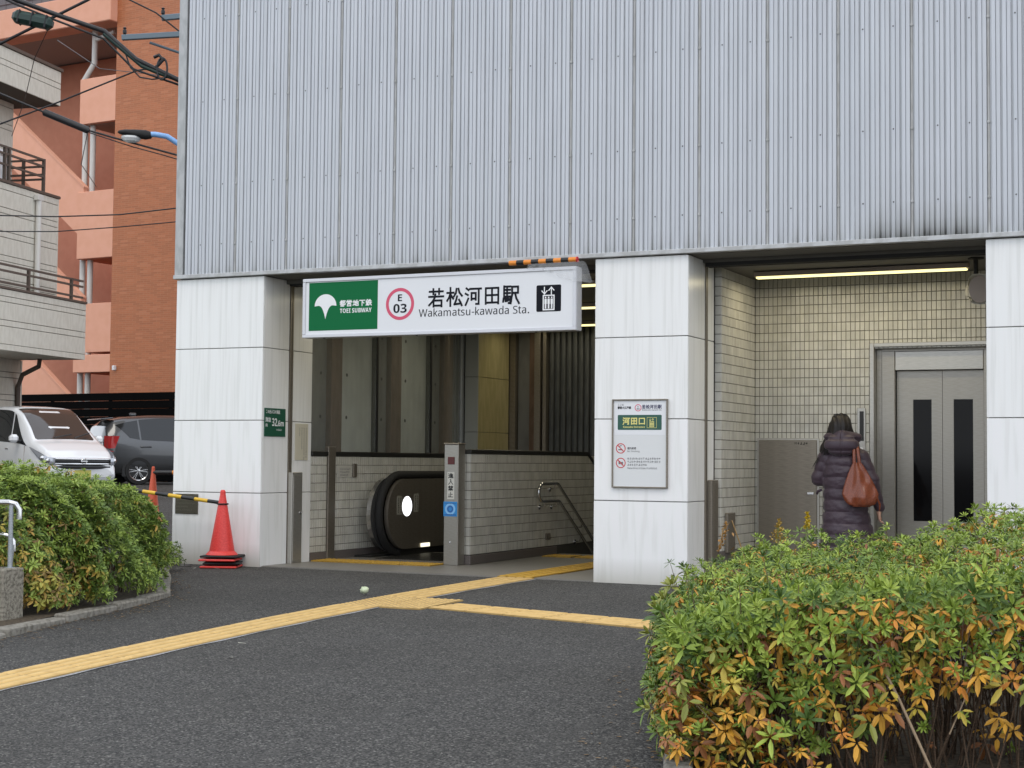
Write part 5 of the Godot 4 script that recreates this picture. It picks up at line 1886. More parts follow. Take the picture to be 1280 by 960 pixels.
func build_cars() -> void:
	var glass := mt(lin(.012, .014, .016), 0.05)
	var wglass := mt(lin(.05, .04, .034), 0.04)
	var white := mt(lin(.74, .75, .76), 0.25)
	white.clearcoat_enabled = true
	white.clearcoat_roughness = 0.05
	var grey := mt(lin(.065, .068, .072), 0.3, 0.5)
	grey.clearcoat_enabled = true
	grey.clearcoat_roughness = 0.05
	# small white van, nose towards the street
	var v := thing("white_van", "white compact van parked nose out behind the left hedge", "van", Vector3(-14.73, 0.41, -8.77), deg_to_rad(-20.9))
	var st := [
		[-1.70, 0.35, 0.95, 1.40, 0.62, 0.66, 0.52], [-1.62, 0.24, 0.98, 1.58, 0.70, 0.71, 0.58], [-1.2, 0.20, 0.98, 1.63, 0.73, 0.73, 0.60], [-0.3, 0.20, 0.97, 1.64, 0.735, 0.735, 0.60],
		[0.15, 0.20, 0.95, 1.615, 0.735, 0.735, 0.59], [0.42, 0.20, 0.94, 1.51, 0.735, 0.73, 0.575], [0.78, 0.20, 0.92, 1.24, 0.735, 0.725, 0.60], [1.06, 0.20, 0.88, 1.01, 0.735, 0.715, 0.645], [1.26, 0.20, 0.83, 0.935, 0.73, 0.70, 0.63], [1.50, 0.22, 0.72, 0.82, 0.71, 0.67, 0.60], [1.63, 0.25, 0.62, 0.71, 0.68, 0.63, 0.55], [1.68, 0.30, 0.52, 0.62, 0.64, 0.59, 0.50], [1.705, 0.36, 0.46, 0.53, 0.58, 0.54, 0.44]]
	var b := MB.new()
	var rows := car_body(b, st)
	var ends := MB.new()
	for e in [0, rows.size() - 1]:
		for k in range(1, rows[e].size() - 1):
			b.tri(rows[e][0], rows[e][k], rows[e][k + 1], Vector3(-1 if e == 0 else 1, 0, 0))
	part("body", b, white, v)
	# windscreen follows the nose of the roof
	b = MB.new()
	var g := []
	for i in 9:
		var x := lerpf(0.24, 1.05, i / 8.0)
		var row := []
		for j in 9:
			var u := j / 4.0 - 1.0
			var s := section(st, x)
			row.append(Vector3(x, s[3] + 0.014 - 0.02 * pow(absf(u), 4.0), u * s[6] * 0.90))
		g.append(row)
	b.grid(g, UPV)
	part("windscreen", b, wglass, v)
	b = MB.new()
	b.tube([Vector3(1.09, 1.055, -0.15), Vector3(0.98, 1.15, -0.5)], 0.012, 6)
	b.tube([Vector3(1.09, 1.055, 0.25), Vector3(1.02, 1.12, -0.12)], 0.012, 6)
	part("wiper", b, M.black, v)
	for sg in [1.0, -1.0]:
		side_glass(v, st, [[0.40, 0.04], [0.98, 0.04], [0.36, 0.86], [0.30, 0.90]], sg, glass)
		side_glass(v, st, [[-0.45, 0.04], [0.36, 0.04], [0.26, 0.90], [-0.45, 0.90]], sg, glass)
		side_glass(v, st, [[-1.4, 0.04], [-0.52, 0.04], [-0.52, 0.90], [-1.3, 0.88]], sg, glass)
		b = MB.new()
		b.cbox(Vector3(0.72, 1.03, sg * 0.84), Vector3(0.13, 0.15, 0.17), 0.045)
		var mr := part("door_mirror", b, white, v)
		b = MB.new()
		b.cbox(Vector3(0.72, 0.985, sg * 0.74), Vector3(0.06, 0.04, 0.1), 0.01)
		part("mirror_stalk", b, M.black, mr)
		# headlamp swept round the corner
		b = MB.new()
		g = []
		for q in [[1.13, .735, .885, .865], [1.28, .735, .845, .775], [1.42, .715, .80, .68], [1.54, .69, .755, .605], [1.63, .655, .715, .575], [1.675, .60, .70, .57], [1.70, .53, .69, .575]]:
			var row := []
			for j in 4:
				row.append(Vector3(q[0] + 0.012, lerpf(q[2], q[3], j / 3.0), sg * (q[1] + 0.004 + 0.012 * sin(j))))
			g.append(row)
		b.grid(g, Vector3(0.7, 0.2, sg))
		var hl := part("headlight", b, mt(lin(.42, .44, .48), 0.06, 0.5), v)
		b = MB.new()
		b.lathe([[0.0, 0.03], [0.04, 0.022], [0.055, 0.0]], 14, Transform3D(Basis(Vector3(0, 0, 1), -PI / 2) * Basis(Vector3(1, 0, 0), 0.5 * sg), Vector3(1.645, 0.645, sg * 0.645)))
		b.lathe([[0.0, 0.03], [0.035, 0.022], [0.05, 0.0]], 14, Transform3D(Basis(Vector3(0, 0, 1), -PI / 2) * Basis(Vector3(1, 0, 0), 0.7 * sg), Vector3(1.545, 0.69, sg * 0.695)))
		part("lamp_lens", b, M.chrome, hl)
		b = MB.new()
		for xx in [-0.48, 0.92]:
			var ln := []
			for k in 8:
				var s := section(st, xx)
				var f := k / 7.0
				ln.append(Vector3(xx, lerpf(s[1] + 0.08, s[2], f), sg * (lerpf(s[4], s[5], f * f) + 0.008)))
			b.tube(ln, 0.006, 5)
		part("panel_gap", b, M.soffit_grey, v)
		arch(v, 1.05, 0.28, 0.32, 0.725, sg)
		arch(v, -1.2, 0.28, 0.32, 0.725, sg)
		wheel(v, Vector3(1.05, 0.27, sg * 0.725), 0.27, sg)
		wheel(v, Vector3(-1.2, 0.27, sg * 0.725), 0.27, sg)
		b = MB.new()
		b.bx(0.20, 0.32, 0.84, 0.865, sg * 0.735, sg * 0.755, 0.006)
		part("door_handle", b, M.chrome, v)
	b = MB.new()
	for y in [0.67, 0.585]:
		b.tube([Vector3(1.66, y, -0.56), Vector3(1.71, y, -0.28), Vector3(1.725, y, 0.0), Vector3(1.71, y, 0.28), Vector3(1.66, y, 0.56)], 0.024, 8)
	part("grille_bar", b, M.chrome, v)
	b = MB.new()
	b.tube([Vector3(1.66, 0.53, -0.54), Vector3(1.705, 0.53, -0.28), Vector3(1.72, 0.53, 0.0), Vector3(1.705, 0.53, 0.28), Vector3(1.66, 0.53, 0.54)], 0.032, 8)
	b.tube([Vector3(1.65, 0.63, -0.55), Vector3(1.695, 0.63, -0.28), Vector3(1.705, 0.63, 0.0), Vector3(1.695, 0.63, 0.28), Vector3(1.65, 0.63, 0.55)], 0.035, 8)
	part("grille", b, M.black, v)
	b = MB.new()
	b.lathe([[0.042, 0.0], [0.05, 0.01], [0.06, 0.0]], 20, Transform3D(Basis(Vector3(0, 0, 1), -PI / 2), Vector3(1.74, 0.635, 0.0)))
	b.box(Vector3(1.745, 0.635, 0), Vector3(0.01, 0.02, 0.13))
	part("badge", b, M.chrome, v)
	b = MB.new()
	b.cbox(Vector3(1.70, 0.40, 0), Vector3(0.012, 0.165, 0.33), 0.004)
	part("number_plate", b, mt(lin(.60, .55, .12), 0.5), v)

	# grey hatchback seen from its rear side
	var h := thing("grey_hatchback", "dark grey hatchback parked between the white van and the station pillar", "car", Vector3(-16.24, 0.52, -15.15), deg_to_rad(56.0))
	st = [
		[-2.04, 0.42, 0.92, 1.05, 0.66, 0.64, 0.50], [-1.98, 0.30, 0.96, 1.28, 0.76, 0.75, 0.54], [-1.80, 0.24, 0.97, 1.42, 0.82, 0.81, 0.56], [-1.55, 0.21, 0.965, 1.48, 0.84, 0.825, 0.58], [-0.9, 0.20, 0.94, 1.53, 0.845, 0.83, 0.59], [-0.1, 0.20, 0.91, 1.535, 0.845, 0.83, 0.59],
		[0.45, 0.20, 0.89, 1.46, 0.845, 0.83, 0.58], [0.95, 0.20, 0.88, 1.18, 0.845, 0.82, 0.62], [1.25, 0.20, 0.86, 1.0, 0.84, 0.80, 0.68], [1.75, 0.22, 0.76, 0.88, 0.80, 0.75, 0.62], [2.0, 0.28, 0.62, 0.72, 0.68, 0.62, 0.5], [2.06, 0.38, 0.52, 0.58, 0.55, 0.5, 0.4]]
	b = MB.new()
	rows = car_body(b, st)
	for e in [0, rows.size() - 1]:
		for k in range(1, rows[e].size() - 1):
			b.tri(rows[e][0], rows[e][k], rows[e][k + 1], Vector3(-1 if e == 0 else 1, 0, 0))
	part("body", b, grey, h)
	for sg in [1.0, -1.0]:
		side_glass(h, st, [[-1.50, 0.12], [-1.28, 0.06], [-1.30, 0.84], [-1.78, 0.72]], sg, glass)
		side_glass(h, st, [[-1.24, 0.05], [-0.30, 0.05], [-0.34, 0.90], [-1.26, 0.86]], sg, glass)
		side_glass(h, st, [[-0.22, 0.05], [0.80, 0.06], [0.34, 0.88], [-0.26, 0.90]], sg, glass)
		arch(h, -1.30, 0.31, 0.37, 0.825, sg)
		arch(h, 1.30, 0.31, 0.37, 0.825, sg)
		wheel(h, Vector3(-1.30, 0.31, sg * 0.825), 0.31, sg)
		wheel(h, Vector3(1.30, 0.31, sg * 0.825), 0.31, sg)
		for x in [-1.15, -0.12]:
			b = MB.new()
			b.tube([Vector3(x - 0.11, 0.83, sg * 0.85), Vector3(x - 0.05, 0.835, sg * 0.868), Vector3(x + 0.07, 0.84, sg * 0.868), Vector3(x + 0.12, 0.835, sg * 0.85)], 0.016, 8)
			part("door_handle", b, grey, h)
		b = MB.new()
		g = []
		for i in 6:
			var t := i / 5.0
			var row := []
			for j in 5:
				var x := lerpf(-2.02, -1.72 - 0.12 * t, j / 4.0)
				var s := section(st, x)
				row.append(Vector3(x - 0.01, lerpf(1.06, 0.72, t), sg * (lerpf(s[5], s[4], t * 0.5) + 0.008)))
			g.append(row)
		b.grid(g, Vector3(-0.3, 0, sg))
		part("tail_light", b, mt(lin(.42, .02, .02), 0.1), h)
	b = MB.new()
	b.cbox(Vector3(-1.93, 1.44, 0), Vector3(0.28, 0.03, 1.10), 0.012, Basis(Vector3(0, 0, 1), 0.12))
	part("roof_spoiler", b, grey, h)
	b = MB.new()
	b.cbox(Vector3(-1.2, 1.56, 0), Vector3(0.16, 0.07, 0.04), 0.02)
	part("roof_aerial", b, grey, h)

# ---------------------------------------------------------------- traffic cones and rail
func cone(label: String, p: Vector3, h: float, mat: Material, turn: float, layers: int, group := "") -> void:
	var t := thing("traffic_cone", label, "traffic cone", p, turn, group)
	var b := MB.new()
	for k in layers:
		var y := 0.035 * k
		b = MB.new()
		b.cbox(Vector3(0.012 * sin(k * 2.3), y + 0.012, 0.012 * cos(k * 3.1)), Vector3(0.38, 0.022, 0.38), 0.01, Basis(UPV, 0.10 * sin(k * 1.7)))
		part("base_plate", b, mat if k % 2 == 0 else M.rubber, t)
	b = MB.new()
	var y0 := 0.035 * layers
	b.lathe([[0.165, y0 - 0.008], [0.15, y0 + 0.012], [0.13, y0 + 0.03], [0.125, y0 + 0.06], [0.030, h - 0.05], [0.028, h - 0.015], [0.018, h], [0.0, h + 0.002]], 28)
	part("cone_body", b, mat, t)
	if layers == 1:
		t.scale = Vector3(0.78, 1.0, 0.78)

func build_cones() -> void:
	cone("tall red stacked traffic cones in front of the left white pillar", Vector3(-4.06, 0.0, 0.24), 0.80, M.cone, 0.42, 4)
	cone("orange traffic cone standing beside the grey hatchback", Vector3(-8.44, 0.22, -4.17), 0.78, M.cone_old, 0.2, 1)
	cone("red traffic cone tip peeping over the left hedge before the white van", Vector3(-8.42, 0.14, -1.97), 0.83, M.cone, 0.1, 1)
	var r := thing("barrier_bar", "black and yellow striped bar hooked on the stacked red cones", "barrier bar")
	var a := Vector3(-4.09, 0.665, 0.22)
	var d := Vector3(-6.1, 0.87, 0.25)
	for k in 12:
		var b := MB.new()
		b.tube([a.lerp(d, k / 12.0), a.lerp(d, (k + 1) / 12.0)], 0.020 if k % 2 else 0.0195, 10)
		part("stripe", b, M.black if k % 2 == 0 else M.yellow, r)
	var b := MB.new()
	var ring := []
	for k in 17:
		var q := TAU * k / 16.0
		ring.append(Vector3(-4.06 + cos(q) * 0.055, 0.655, 0.24 + sin(q) * 0.055))
	b.tube(ring, 0.008, 6)
	part("hook_ring", b, M.rubber, r)
	r = thing("barrier_bar", "orange and black bar reaching right from the orange cone to behind the pillar", "barrier bar")
	a = Vector3(-8.44, 0.915, -4.17)
	d = Vector3(-7.0, 0.93, -4.9)
	for k in 6:
		b = MB.new()
		b.tube([a.lerp(d, k / 6.0), a.lerp(d, (k + 1) / 6.0)], 0.03, 8)
		part("stripe", b, M.black if k % 2 == 0 else M.orange, r)
	# handrail on its concrete block at the left edge
	var h := thing("step_handrail", "bright steel double handrail cut off by the left picture edge", "handrail")
	for q in [0.80, 0.57]:
		b = MB.new()
		var xe := -2.42 if q > 0.7 else -2.47
		b.tube([Vector3(-4.2, q, 5.75), Vector3(xe - 0.07, q, 5.0), Vector3(xe - 0.025, q - 0.012, 4.98), Vector3(xe, q - 0.05, 4.97), Vector3(xe, q - 0.12, 4.97)], 0.021, 12)
		part("rail", b, M.chrome, h)
	b = MB.new()
	b.tube([Vector3(-2.47, 0.78, 5.0), Vector3(-2.47, 0.30, 5.0)], 0.017, 10)
	b.tube([Vector3(-2.46, 0.5, 4.985), Vector3(-2.48, 0.30, 4.985)], 0.012, 8)
	b.lathe([[0.04, 0.33], [0.04, 0.338], [0.0, 0.34]], 12, Transform3D(Basis(), Vector3(-2.47, 0, 5.0)))
	part("post", b, M.galv, h)
	b = MB.new()
	b.bx(-4.4, -2.42, -0.2, 0.335, 4.90, 5.12, 0.012)
	var cb := part("concrete_block", b, M.concrete, self)
	tag(cb, "weathered concrete block carrying the handrail at the left edge", "concrete block")

# ---------------------------------------------------------------- planting
func leaf_tris(b: MB, base: Vector3, dir: Vector3, up: Vector3, L: float, W: float, droop: float, tone: float) -> void:
	# an oval blade folded along its midrib
	var sd := dir.cross(up).normalized()
	var nn := sd.cross(dir).normalized()
	var m1 := base + dir * L * 0.32 - nn * W * 0.09 - UPV * droop * L * 0.1
	var m2 := base + dir * L * 0.72 - nn * W * 0.09 - UPV * droop * L * 0.5
	var tip := base + dir * L - UPV * droop * L
	var o1 := sd * W * 0.46 + nn * W * 0.14
	var o2 := sd * W * 0.42 + nn * W * 0.14
	var p1 := -sd * W * 0.46 + nn * W * 0.14
	var p2 := -sd * W * 0.42 + nn * W * 0.14
	b.col = Color(tone, tone, tone)
	var nl := (nn - sd * 0.35).normalized()
	var nr := (nn + sd * 0.35).normalized()
	b.tri3(base, m1 + o1, m1, nl, nl, nl)
	b.tri3(base, m1, m1 + p1, nr, nr, nr)
	b.tri3(m1, m1 + o1, m2 + o2, nl, nl, nl)
	b.tri3(m1, m2 + o2, m2, nl, nl, nl)
	b.tri3(m1, m2 + p2, m1 + p1, nr, nr, nr)
	b.tri3(m1, m2, m2 + p2, nr, nr, nr)
	b.tri3(m2, m2 + o2, tip, nl, nl, nl)
	b.tri3(m2, tip, m2 + p2, nr, nr, nr)

func rosette(seed_: int, n: int, L: float, W: float, e0: float, e1: float, droop: float) -> ArrayMesh:
	var r := RandomNumberGenerator.new()
	r.seed = seed_
	var b := MB.new()
	for i in n:
		var a := TAU * (i * 0.381966) + r.randf_range(-.25, .25)
		var e := lerpf(e0, e1, float(i) / maxf(1, n - 1)) + r.randf_range(-.15, .15)
		var d := Vector3(cos(a) * cos(e), sin(e), sin(a) * cos(e))
		var k := lerpf(1.0, 0.62, float(i) / n) * r.randf_range(0.85, 1.1)
		leaf_tris(b, d * 0.004, d, Vector3(-cos(a) * sin(e), cos(e), -sin(a) * sin(e)), L * k, W * k, droop, r.randf_range(0.78, 1.12))
	return b.mesh()

func leaf_mat(c: Color) -> StandardMaterial3D:
	var m := mt(c, 0.55)
	m.vertex_color_use_as_albedo = true
	m.backlight_enabled = true
	m.backlight = Color(c.r * 0.35, c.g * 0.35, c.b * 0.35)
	m.cull_mode = BaseMaterial3D.CULL_DISABLED
	return m

func foliage(par: Node, spots: Array, meshes: Array, cols: Array, limit: int) -> void:
	# spots: [transform, colour index, mesh index, weight]; the nearest become pieces of their own
	spots.sort_custom(func(p, q): return p[3] < q[3])
	var mats := []
	for c in cols:
		mats.append(leaf_mat(lin(c.r, c.g, c.b)))
	for i in mini(limit, spots.size()):
		var s = spots[i]
		var o := piece("leaf_cluster", meshes[s[2]], mats[s[1]], par)
		o.transform = s[0]
	var any := leaf_mat(Color.WHITE)
	any.backlight = Color(0.05, 0.08, 0.01)
	for mi in meshes.size():
		var rest := []
		for i in range(limit, spots.size()):
			if spots[i][2] == mi:
				rest.append(spots[i])
		if rest.is_empty():
			continue
		var mm := MultiMesh.new()
		mm.transform_format = MultiMesh.TRANSFORM_3D
		mm.use_colors = true
		mm.mesh = meshes[mi]
		mm.instance_count = rest.size()
		for i in rest.size():
			mm.set_instance_transform(i, rest[i][0])
			mm.set_instance_color(i, cols[rest[i][1]])
		var o := MultiMeshInstance3D.new()
		o.name = "foliage"
		o.multimesh = mm
		o.material_override = any
		par.add_child(o, true)
		o.set_meta("kind", "stuff")

func upright(nrm: Vector3, p: Vector3, s: float, spin: float) -> Transform3D:
	var q := Quaternion(UPV, nrm.normalized())
	return Transform3D(Basis(q) * Basis(UPV, spin) * Basis().scaled(Vector3(s, s, s)), p)

func interp(t: Array, x: float) -> float:
	for i in t.size() - 1:
		if x <= t[i + 1][0]:
			return lerpf(t[i][1], t[i + 1][1], clampf((x - t[i][0]) / (t[i + 1][0] - t[i][0]), 0, 1))
	return t[t.size() - 1][1]

func build_hedges() -> void:
	var meshes := [rosette(1, 12, .042, .0115, .05, 1.2, .10), rosette(2, 9, .045, .0125, -.2, 1.1, .18), rosette(3, 13, .036, .010, .1, 1.3, .05), rosette(4, 7, .046, .0165, -.9, .2, .3), rosette(5, 4, .044, .018, -1.1, .2, .3)]
	var cols := [Color(.125, .20, .025), Color(.22, .31, .038), Color(.07, .13, .02), Color(.32, .41, .06), Color(.50, .19, .02), Color(.58, .30, .03), Color(.46, .36, .05), Color(.26, .10, .03), Color(.24, .26, .045)]
	var O := Vector3(3.47, 0, 7.42)
	var av := Vector3(.944, 0, -.33)
	var bv := Vector3(-.33, 0, -.944)
	var top := [[-0.2, .36], [0.05, .45], [0.40, .56], [1.0, .60], [1.45, .665], [1.8, .77], [2.8, .82]]
	var t := thing("azalea_hedge", "overgrown azalea hedge with orange autumn leaves at the lower right, hiding the lift approach", "hedge")
	var r := RandomNumberGenerator.new()
	r.seed = 21
	var spots := []
	for i in 13500:
		var a := 0.0
		var b := 0.0
		var y := 0.0
		var nrm := UPV
		var q := r.randf()
		var base := -0.20
		if q < 0.50:                                   # crown
			a = r.randf_range(-0.02, 2.7)
			b = r.randf_range(0.0, 3.2)
			y = interp(top, a) + 0.05 - 0.24 * pow(r.randf(), 1.5) + 0.045 * sin(a * 7.0 + b * 3.0) + 0.045 * sin(b * 8.0 - a * 5.0) + 0.03 * sin(a * 17.0 + b * 13.0)
			if a < 0.35:
				y -= (0.35 - a) * 0.12
			nrm = Vector3(r.randf_range(-.5, .5), 1.0, r.randf_range(-.3, .6))
		elif q < 0.82:                                 # face towards the street
			a = r.randf_range(-0.1, 2.7)
			var ht := interp(top, a) + 0.05
			var f := pow(r.randf(), 0.55)
			if a > 0.55 and f < lerpf(0.25, 0.56, smoothstep(0.5, 1.1, a)) and r.randf() < 0.88:
				continue
			if f < 0.80 and r.randf() < 0.45:
				continue
			y = lerpf(base, ht, f)
			b = -0.06 + r.randf_range(-0.16, 0.24) + 0.22 * smoothstep(0.6, 0.0, f) * smoothstep(0.5, 1.0, a) + 0.1 * f * f
			nrm = Vector3(.25 + r.randf_range(-.4, .4), r.randf_range(.1, .9), .75)
		else:                                          # end towards the entrance
			b = r.randf_range(-0.1, 2.75)
			var ht := interp(top, 0.05) + 0.02
			var f := pow(r.randf(), 0.75)
			y = lerpf(base, ht, f)
			a = 0.04 - 0.19 * sin(f * PI) + 0.42 * pow(r.randf(), 1.6) + 0.05 * sin(b * 7.0 + y * 5.0)
			nrm = Vector3(-.7, r.randf_range(.1, .9), .2 + r.randf_range(-.4, .4))
		var p := O + av * a + bv * b
		p.y = y
		var inner := r.randf()
		var ci := 0
		var mi := r.randi() % 3
		var hfrac := (y - base) / maxf(0.1, interp(top, a) - base)
		var patch := 0.5 + 0.5 * sin(a * 5.3 + 1.0) * sin(b * 3.1 + y * 9.0 + 0.5)
		if inner < (0.62 * (1.2 - hfrac) + 0.06 + 0.45 * patch * patch * smoothstep(0.25, 0.6, hfrac) * smoothstep(1.25, 0.9, hfrac)):
			mi = 3 + r.randi() % 2
			ci = [4, 5, 5, 6, 7, 6, 5, 8][r.randi() % 8]
			nrm = nrm * 0.6 + Vector3(0, 0.2, 0)
			p.y -= 0.03
		else:
			ci = [0, 1, 1, 0, 3, 1, 3, 2][r.randi() % 8]
			if q >= 0.82:
				ci = [0, 0, 2, 2, 1][r.randi() % 5]
		var s := 0.62 + 0.75 * pow(r.randf(), 1.4)
		if q >= 0.50 and r.randf() < 0.5:
			s *= 1.45
		spots.append([upright(nrm, p, s, r.randf() * TAU), ci, mi, p.distance_to(EYE) + r.randf() * 0.3 + (0.6 if q < 0.5 and b > 1.2 else 0.0)])
	# loose shoots standing out of the clipped outline
	var sh := MB.new()
	for i in 150:
		var a := r.randf_range(-0.05, 2.6)
		var b := r.randf_range(-0.1, 3.0)
		var dir := Vector3(r.randf_range(-.5, .5), 1.0, r.randf_range(-.3, .5))
		var p0 := O + av * a + bv * b
		p0.y = interp(top, a) - 0.08
		if i % 2:
			a = 0.03
			b = r.randf_range(-0.15, 1.6)
			p0 = O + av * a + bv * b
			var f := r.randf()
			p0.y = lerpf(-0.05, 0.36, f)
			dir = -av * r.randf_range(0.5, 1.1) + Vector3(r.randf_range(-.3, .3), lerpf(.1, .8, f), r.randf_range(-.1, .5))
		dir = dir.normalized()
		var len_ := r.randf_range(0.10, 0.24)
		var tip := p0 + dir * len_ + Vector3(0, 0.03, 0)
		sh.tube([p0 - dir * 0.12, p0 + dir * len_ * 0.5, tip], [.003, .0025, .0015], 5, false)
		var green := [0, 1, 3, 1, 2][r.randi() % 5] as int
		if i % 2:
			green = [0, 2, 0, 8, 1][r.randi() % 5]
		spots.append([upright(dir + Vector3(0, .3, 0), tip, r.randf_range(1.0, 1.5) if i % 2 == 0 else r.randf_range(1.1, 2.1), r.randf() * TAU), green, r.randi() % 3, tip.distance_to(EYE) - 0.4])
		for k in 2:
			var q := p0.lerp(tip, 0.35 + 0.35 * k) + Vector3(r.randf_range(-.02, .02), 0, r.randf_range(-.02, .02))
			spots.append([upright(dir, q, r.randf_range(0.8, 1.15), r.randf() * TAU), [4, 5, 6, 8, 5][r.randi() % 5] if r.randf() < 0.5 else green, 3 + r.randi() % 2, q.distance_to(EYE) - 0.2])
	foliage(t, spots, meshes, cols, 300)
	part("shoots", sh, mt(lin(.13, .10, .05), 0.8), t).set_meta("kind", "stuff")
	# bare twigs and stems
	var wood := nm([lin(.05, .03, .018), lin(.11, .07, .04)], [0.3, 0.7], 0.05, Vector3(5, 5, 5), 0.9, 0.0, 81)
	var mb := MB.new()
	for i in 700:
		var a := r.randf_range(0.16, 2.7)
		var b := r.randf_range(0.05, 2.6) if i % 2 else r.randf_range(0.0, 0.5)
		var p := O + av * a + bv * b
		p.y = -0.22
		var q := p + Vector3(r.randf_range(-.22, .22), 0, r.randf_range(-.22, .22))
		q.y = interp(top, a) - r.randf_range(0.03, 0.25)
		var m := p.lerp(q, 0.5) + Vector3(r.randf_range(-.06, .06), 0, r.randf_range(-.06, .06))
		mb.tube([p, m, q], [r.randf_range(.003, .007), .0035, .0018], 5, false)
	part("stems", mb, wood, t).set_meta("kind", "stuff")
	mb = MB.new()
	mb.tube([O + av * 0.72 + Vector3(0, 0.42, 0.0), O + av * 0.86 + Vector3(0, .20, .10), O + av * 1.02 + Vector3(0, -.12, .16)], .006, 6)
	mb.tube([O + av * 1.5 + Vector3(0, 0.46, 0.0), O + av * 1.46 + Vector3(0, .1, .05), O + av * 1.40 + Vector3(0, -.2, .08)], .005, 6)
	mb.tube([O + av * 1.15 + Vector3(0, 0.34, 0.03), O + av * 1.12 + Vector3(0, .2, .1), O + av * 1.06 + Vector3(0, .06, .1)], .003, 6)
	part("dead_cane", mb, mt(lin(.30, .22, .14), 0.8), t)
	# inner thatch, its colour darkened for the shade in the heart of the hedge
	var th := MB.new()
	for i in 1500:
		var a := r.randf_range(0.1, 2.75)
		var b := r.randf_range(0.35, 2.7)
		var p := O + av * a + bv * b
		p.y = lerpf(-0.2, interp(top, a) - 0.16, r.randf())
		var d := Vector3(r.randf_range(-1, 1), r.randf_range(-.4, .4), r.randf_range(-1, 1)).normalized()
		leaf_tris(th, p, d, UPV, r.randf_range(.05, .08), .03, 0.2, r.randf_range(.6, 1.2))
	part("shade_thatch", th, leaf_mat(lin(.045, .028, .016)), t).set_meta("kind", "stuff")
	var so := MB.new()
	var pts := [O - av * 0.05 - bv * 0.12, O + av * 3.2 - bv * 0.12, O + av * 3.2 + bv * 3.0, O - av * 0.05 + bv * 3.0]
	var g := []
	for i in 9:
		var row := []
		for j in 9:
			var p: Vector3 = pts[0].lerp(pts[1], i / 8.0).lerp(pts[3].lerp(pts[2], i / 8.0), j / 8.0)
			p.y = gy(p.x, p.z) + 0.015
			row.append(p)
		g.append(row)
	so.grid(g, UPV)
	struct("soil", so, M.soil, "bare dark soil under the azalea hedge")
	# kerb stones round the two beds
	var kb := thing("kerb", "low stone kerb round the right hand hedge bed", "kerb")
	kb.set_meta("kind", "structure")
	for i in 5:
		stone(kb, pts[0] + bv * (0.6 * i), pts[0] + bv * (0.6 * i + 0.585), 0.06)
		stone(kb, pts[0] + av * (0.12 + 0.6 * i), pts[0] + av * (0.12 + 0.6 * i + 0.585), 0.025)
	var edge := [Vector3(-1.85, 0, 6.6), Vector3(-2.07, 0, 5.5), Vector3(-2.22, 0, 4.75), Vector3(-2.37, 0, 4.0), Vector3(-2.48, 0, 3.5), Vector3(-2.62, 0, 3.05), Vector3(-3.05, 0, 2.5), Vector3(-3.5, 0, 1.9), Vector3(-3.95, 0, 1.35), Vector3(-4.36, 0, 0.81)]
	kb = thing("kerb", "low stone kerb curving round the left hedge towards the red cones", "kerb")
	kb.set_meta("kind", "structure")
	for i in edge.size() - 1:
		var a: Vector3 = edge[i]
		var b: Vector3 = edge[i + 1]
		stone(kb, a.lerp(b, 0.01), a.lerp(b, 0.985), 0.05)
	so = MB.new()
	g = []
	for e in edge + [Vector3(-4.9, 0, 0.1)]:
		var row := []
		for j in 6:
			var p: Vector3 = e + Vector3(-0.06 - j * 0.8, 0, -0.03)
			p.y = gy(p.x, p.z) + 0.045
			row.append(p)
		g.append(row)
	so.grid(g, UPV)
	struct("soil", so, M.soil, "dark soil of the left hedge bed")

	# left hedge
	t = thing("azalea_hedge", "dense green azalea hedge at the left with yellowing leaves near the concrete block", "hedge")
	meshes = [rosette(11, 10, .050, .0155, .05, 1.2, .12), rosette(12, 8, .054, .017, -.2, .9, .2), rosette(13, 12, .046, .0135, .1, 1.3, .08), rosette(14, 6, .05, .021, -.8, .3, .25)]
	cols = [Color(.155, .24, .036), Color(.25, .345, .052), Color(.095, .16, .026), Color(.31, .41, .08), Color(.38, .24, .04), Color(.44, .36, .06), Color(.31, .30, .05), Color(.20, .13, .035)]
	var line := [Vector3(-3.0, 0, 5.9), Vector3(-2.75, 0, 5.2), Vector3(-2.38, 0, 4.72), Vector3(-2.35, 0, 4.3), Vector3(-2.40, 0, 4.0), Vector3(-2.66, 0, 3.05), Vector3(-3.48, 0, 2.05), Vector3(-4.28, 0, 1.1), Vector3(-5.0, 0, 0.2)]
	spots = []
	for i in 13000:
		var u := r.randf() * (line.size() - 1.001)
		var k := int(u)
		var e: Vector3 = line[k].lerp(line[k + 1], u - k)
		var tn: Vector3 = (line[k + 1] - line[k]).normalized()
		var inn := Vector3(tn.z, 0, -tn.x)
		if inn.x > 0:
			inn = -inn
		var H := clampf(lerpf(0.78, 1.0, (e.z - 0.8) / 4.2), 0.66, 1.02)
		var p: Vector3
		var nrm: Vector3
		var f := 1.0
		if r.randf() < 0.55:
			f = pow(r.randf(), 0.8)
			var dep := 0.02 + 0.30 * pow(f, 3.5) + r.randf_range(-0.06, 0.14) + 0.07 * sin(u * 5.0 + f * 6.0)
			p = e + inn * dep
			p.y = 0.04 + (H - 0.06) * f
			nrm = -inn * lerpf(0.9, 0.35, f) + Vector3(r.randf_range(-.35, .35), lerpf(.35, 1.0, f), r.randf_range(-.35, .35))
		else:
			var dep := r.randf_range(0.4, 2.6)
			p = e + inn * dep
			p.y = H + 0.02 + 0.09 * pow(r.randf(), 4.0) - 0.12 * r.randf() + 0.035 * sin(p.x * 6.0 + p.z * 4.0) + 0.03 * sin(p.z * 9.0)
			nrm = Vector3(r.randf_range(-.4, .6), 1.0, r.randf_range(-.3, .5))
		var mi := r.randi() % 3
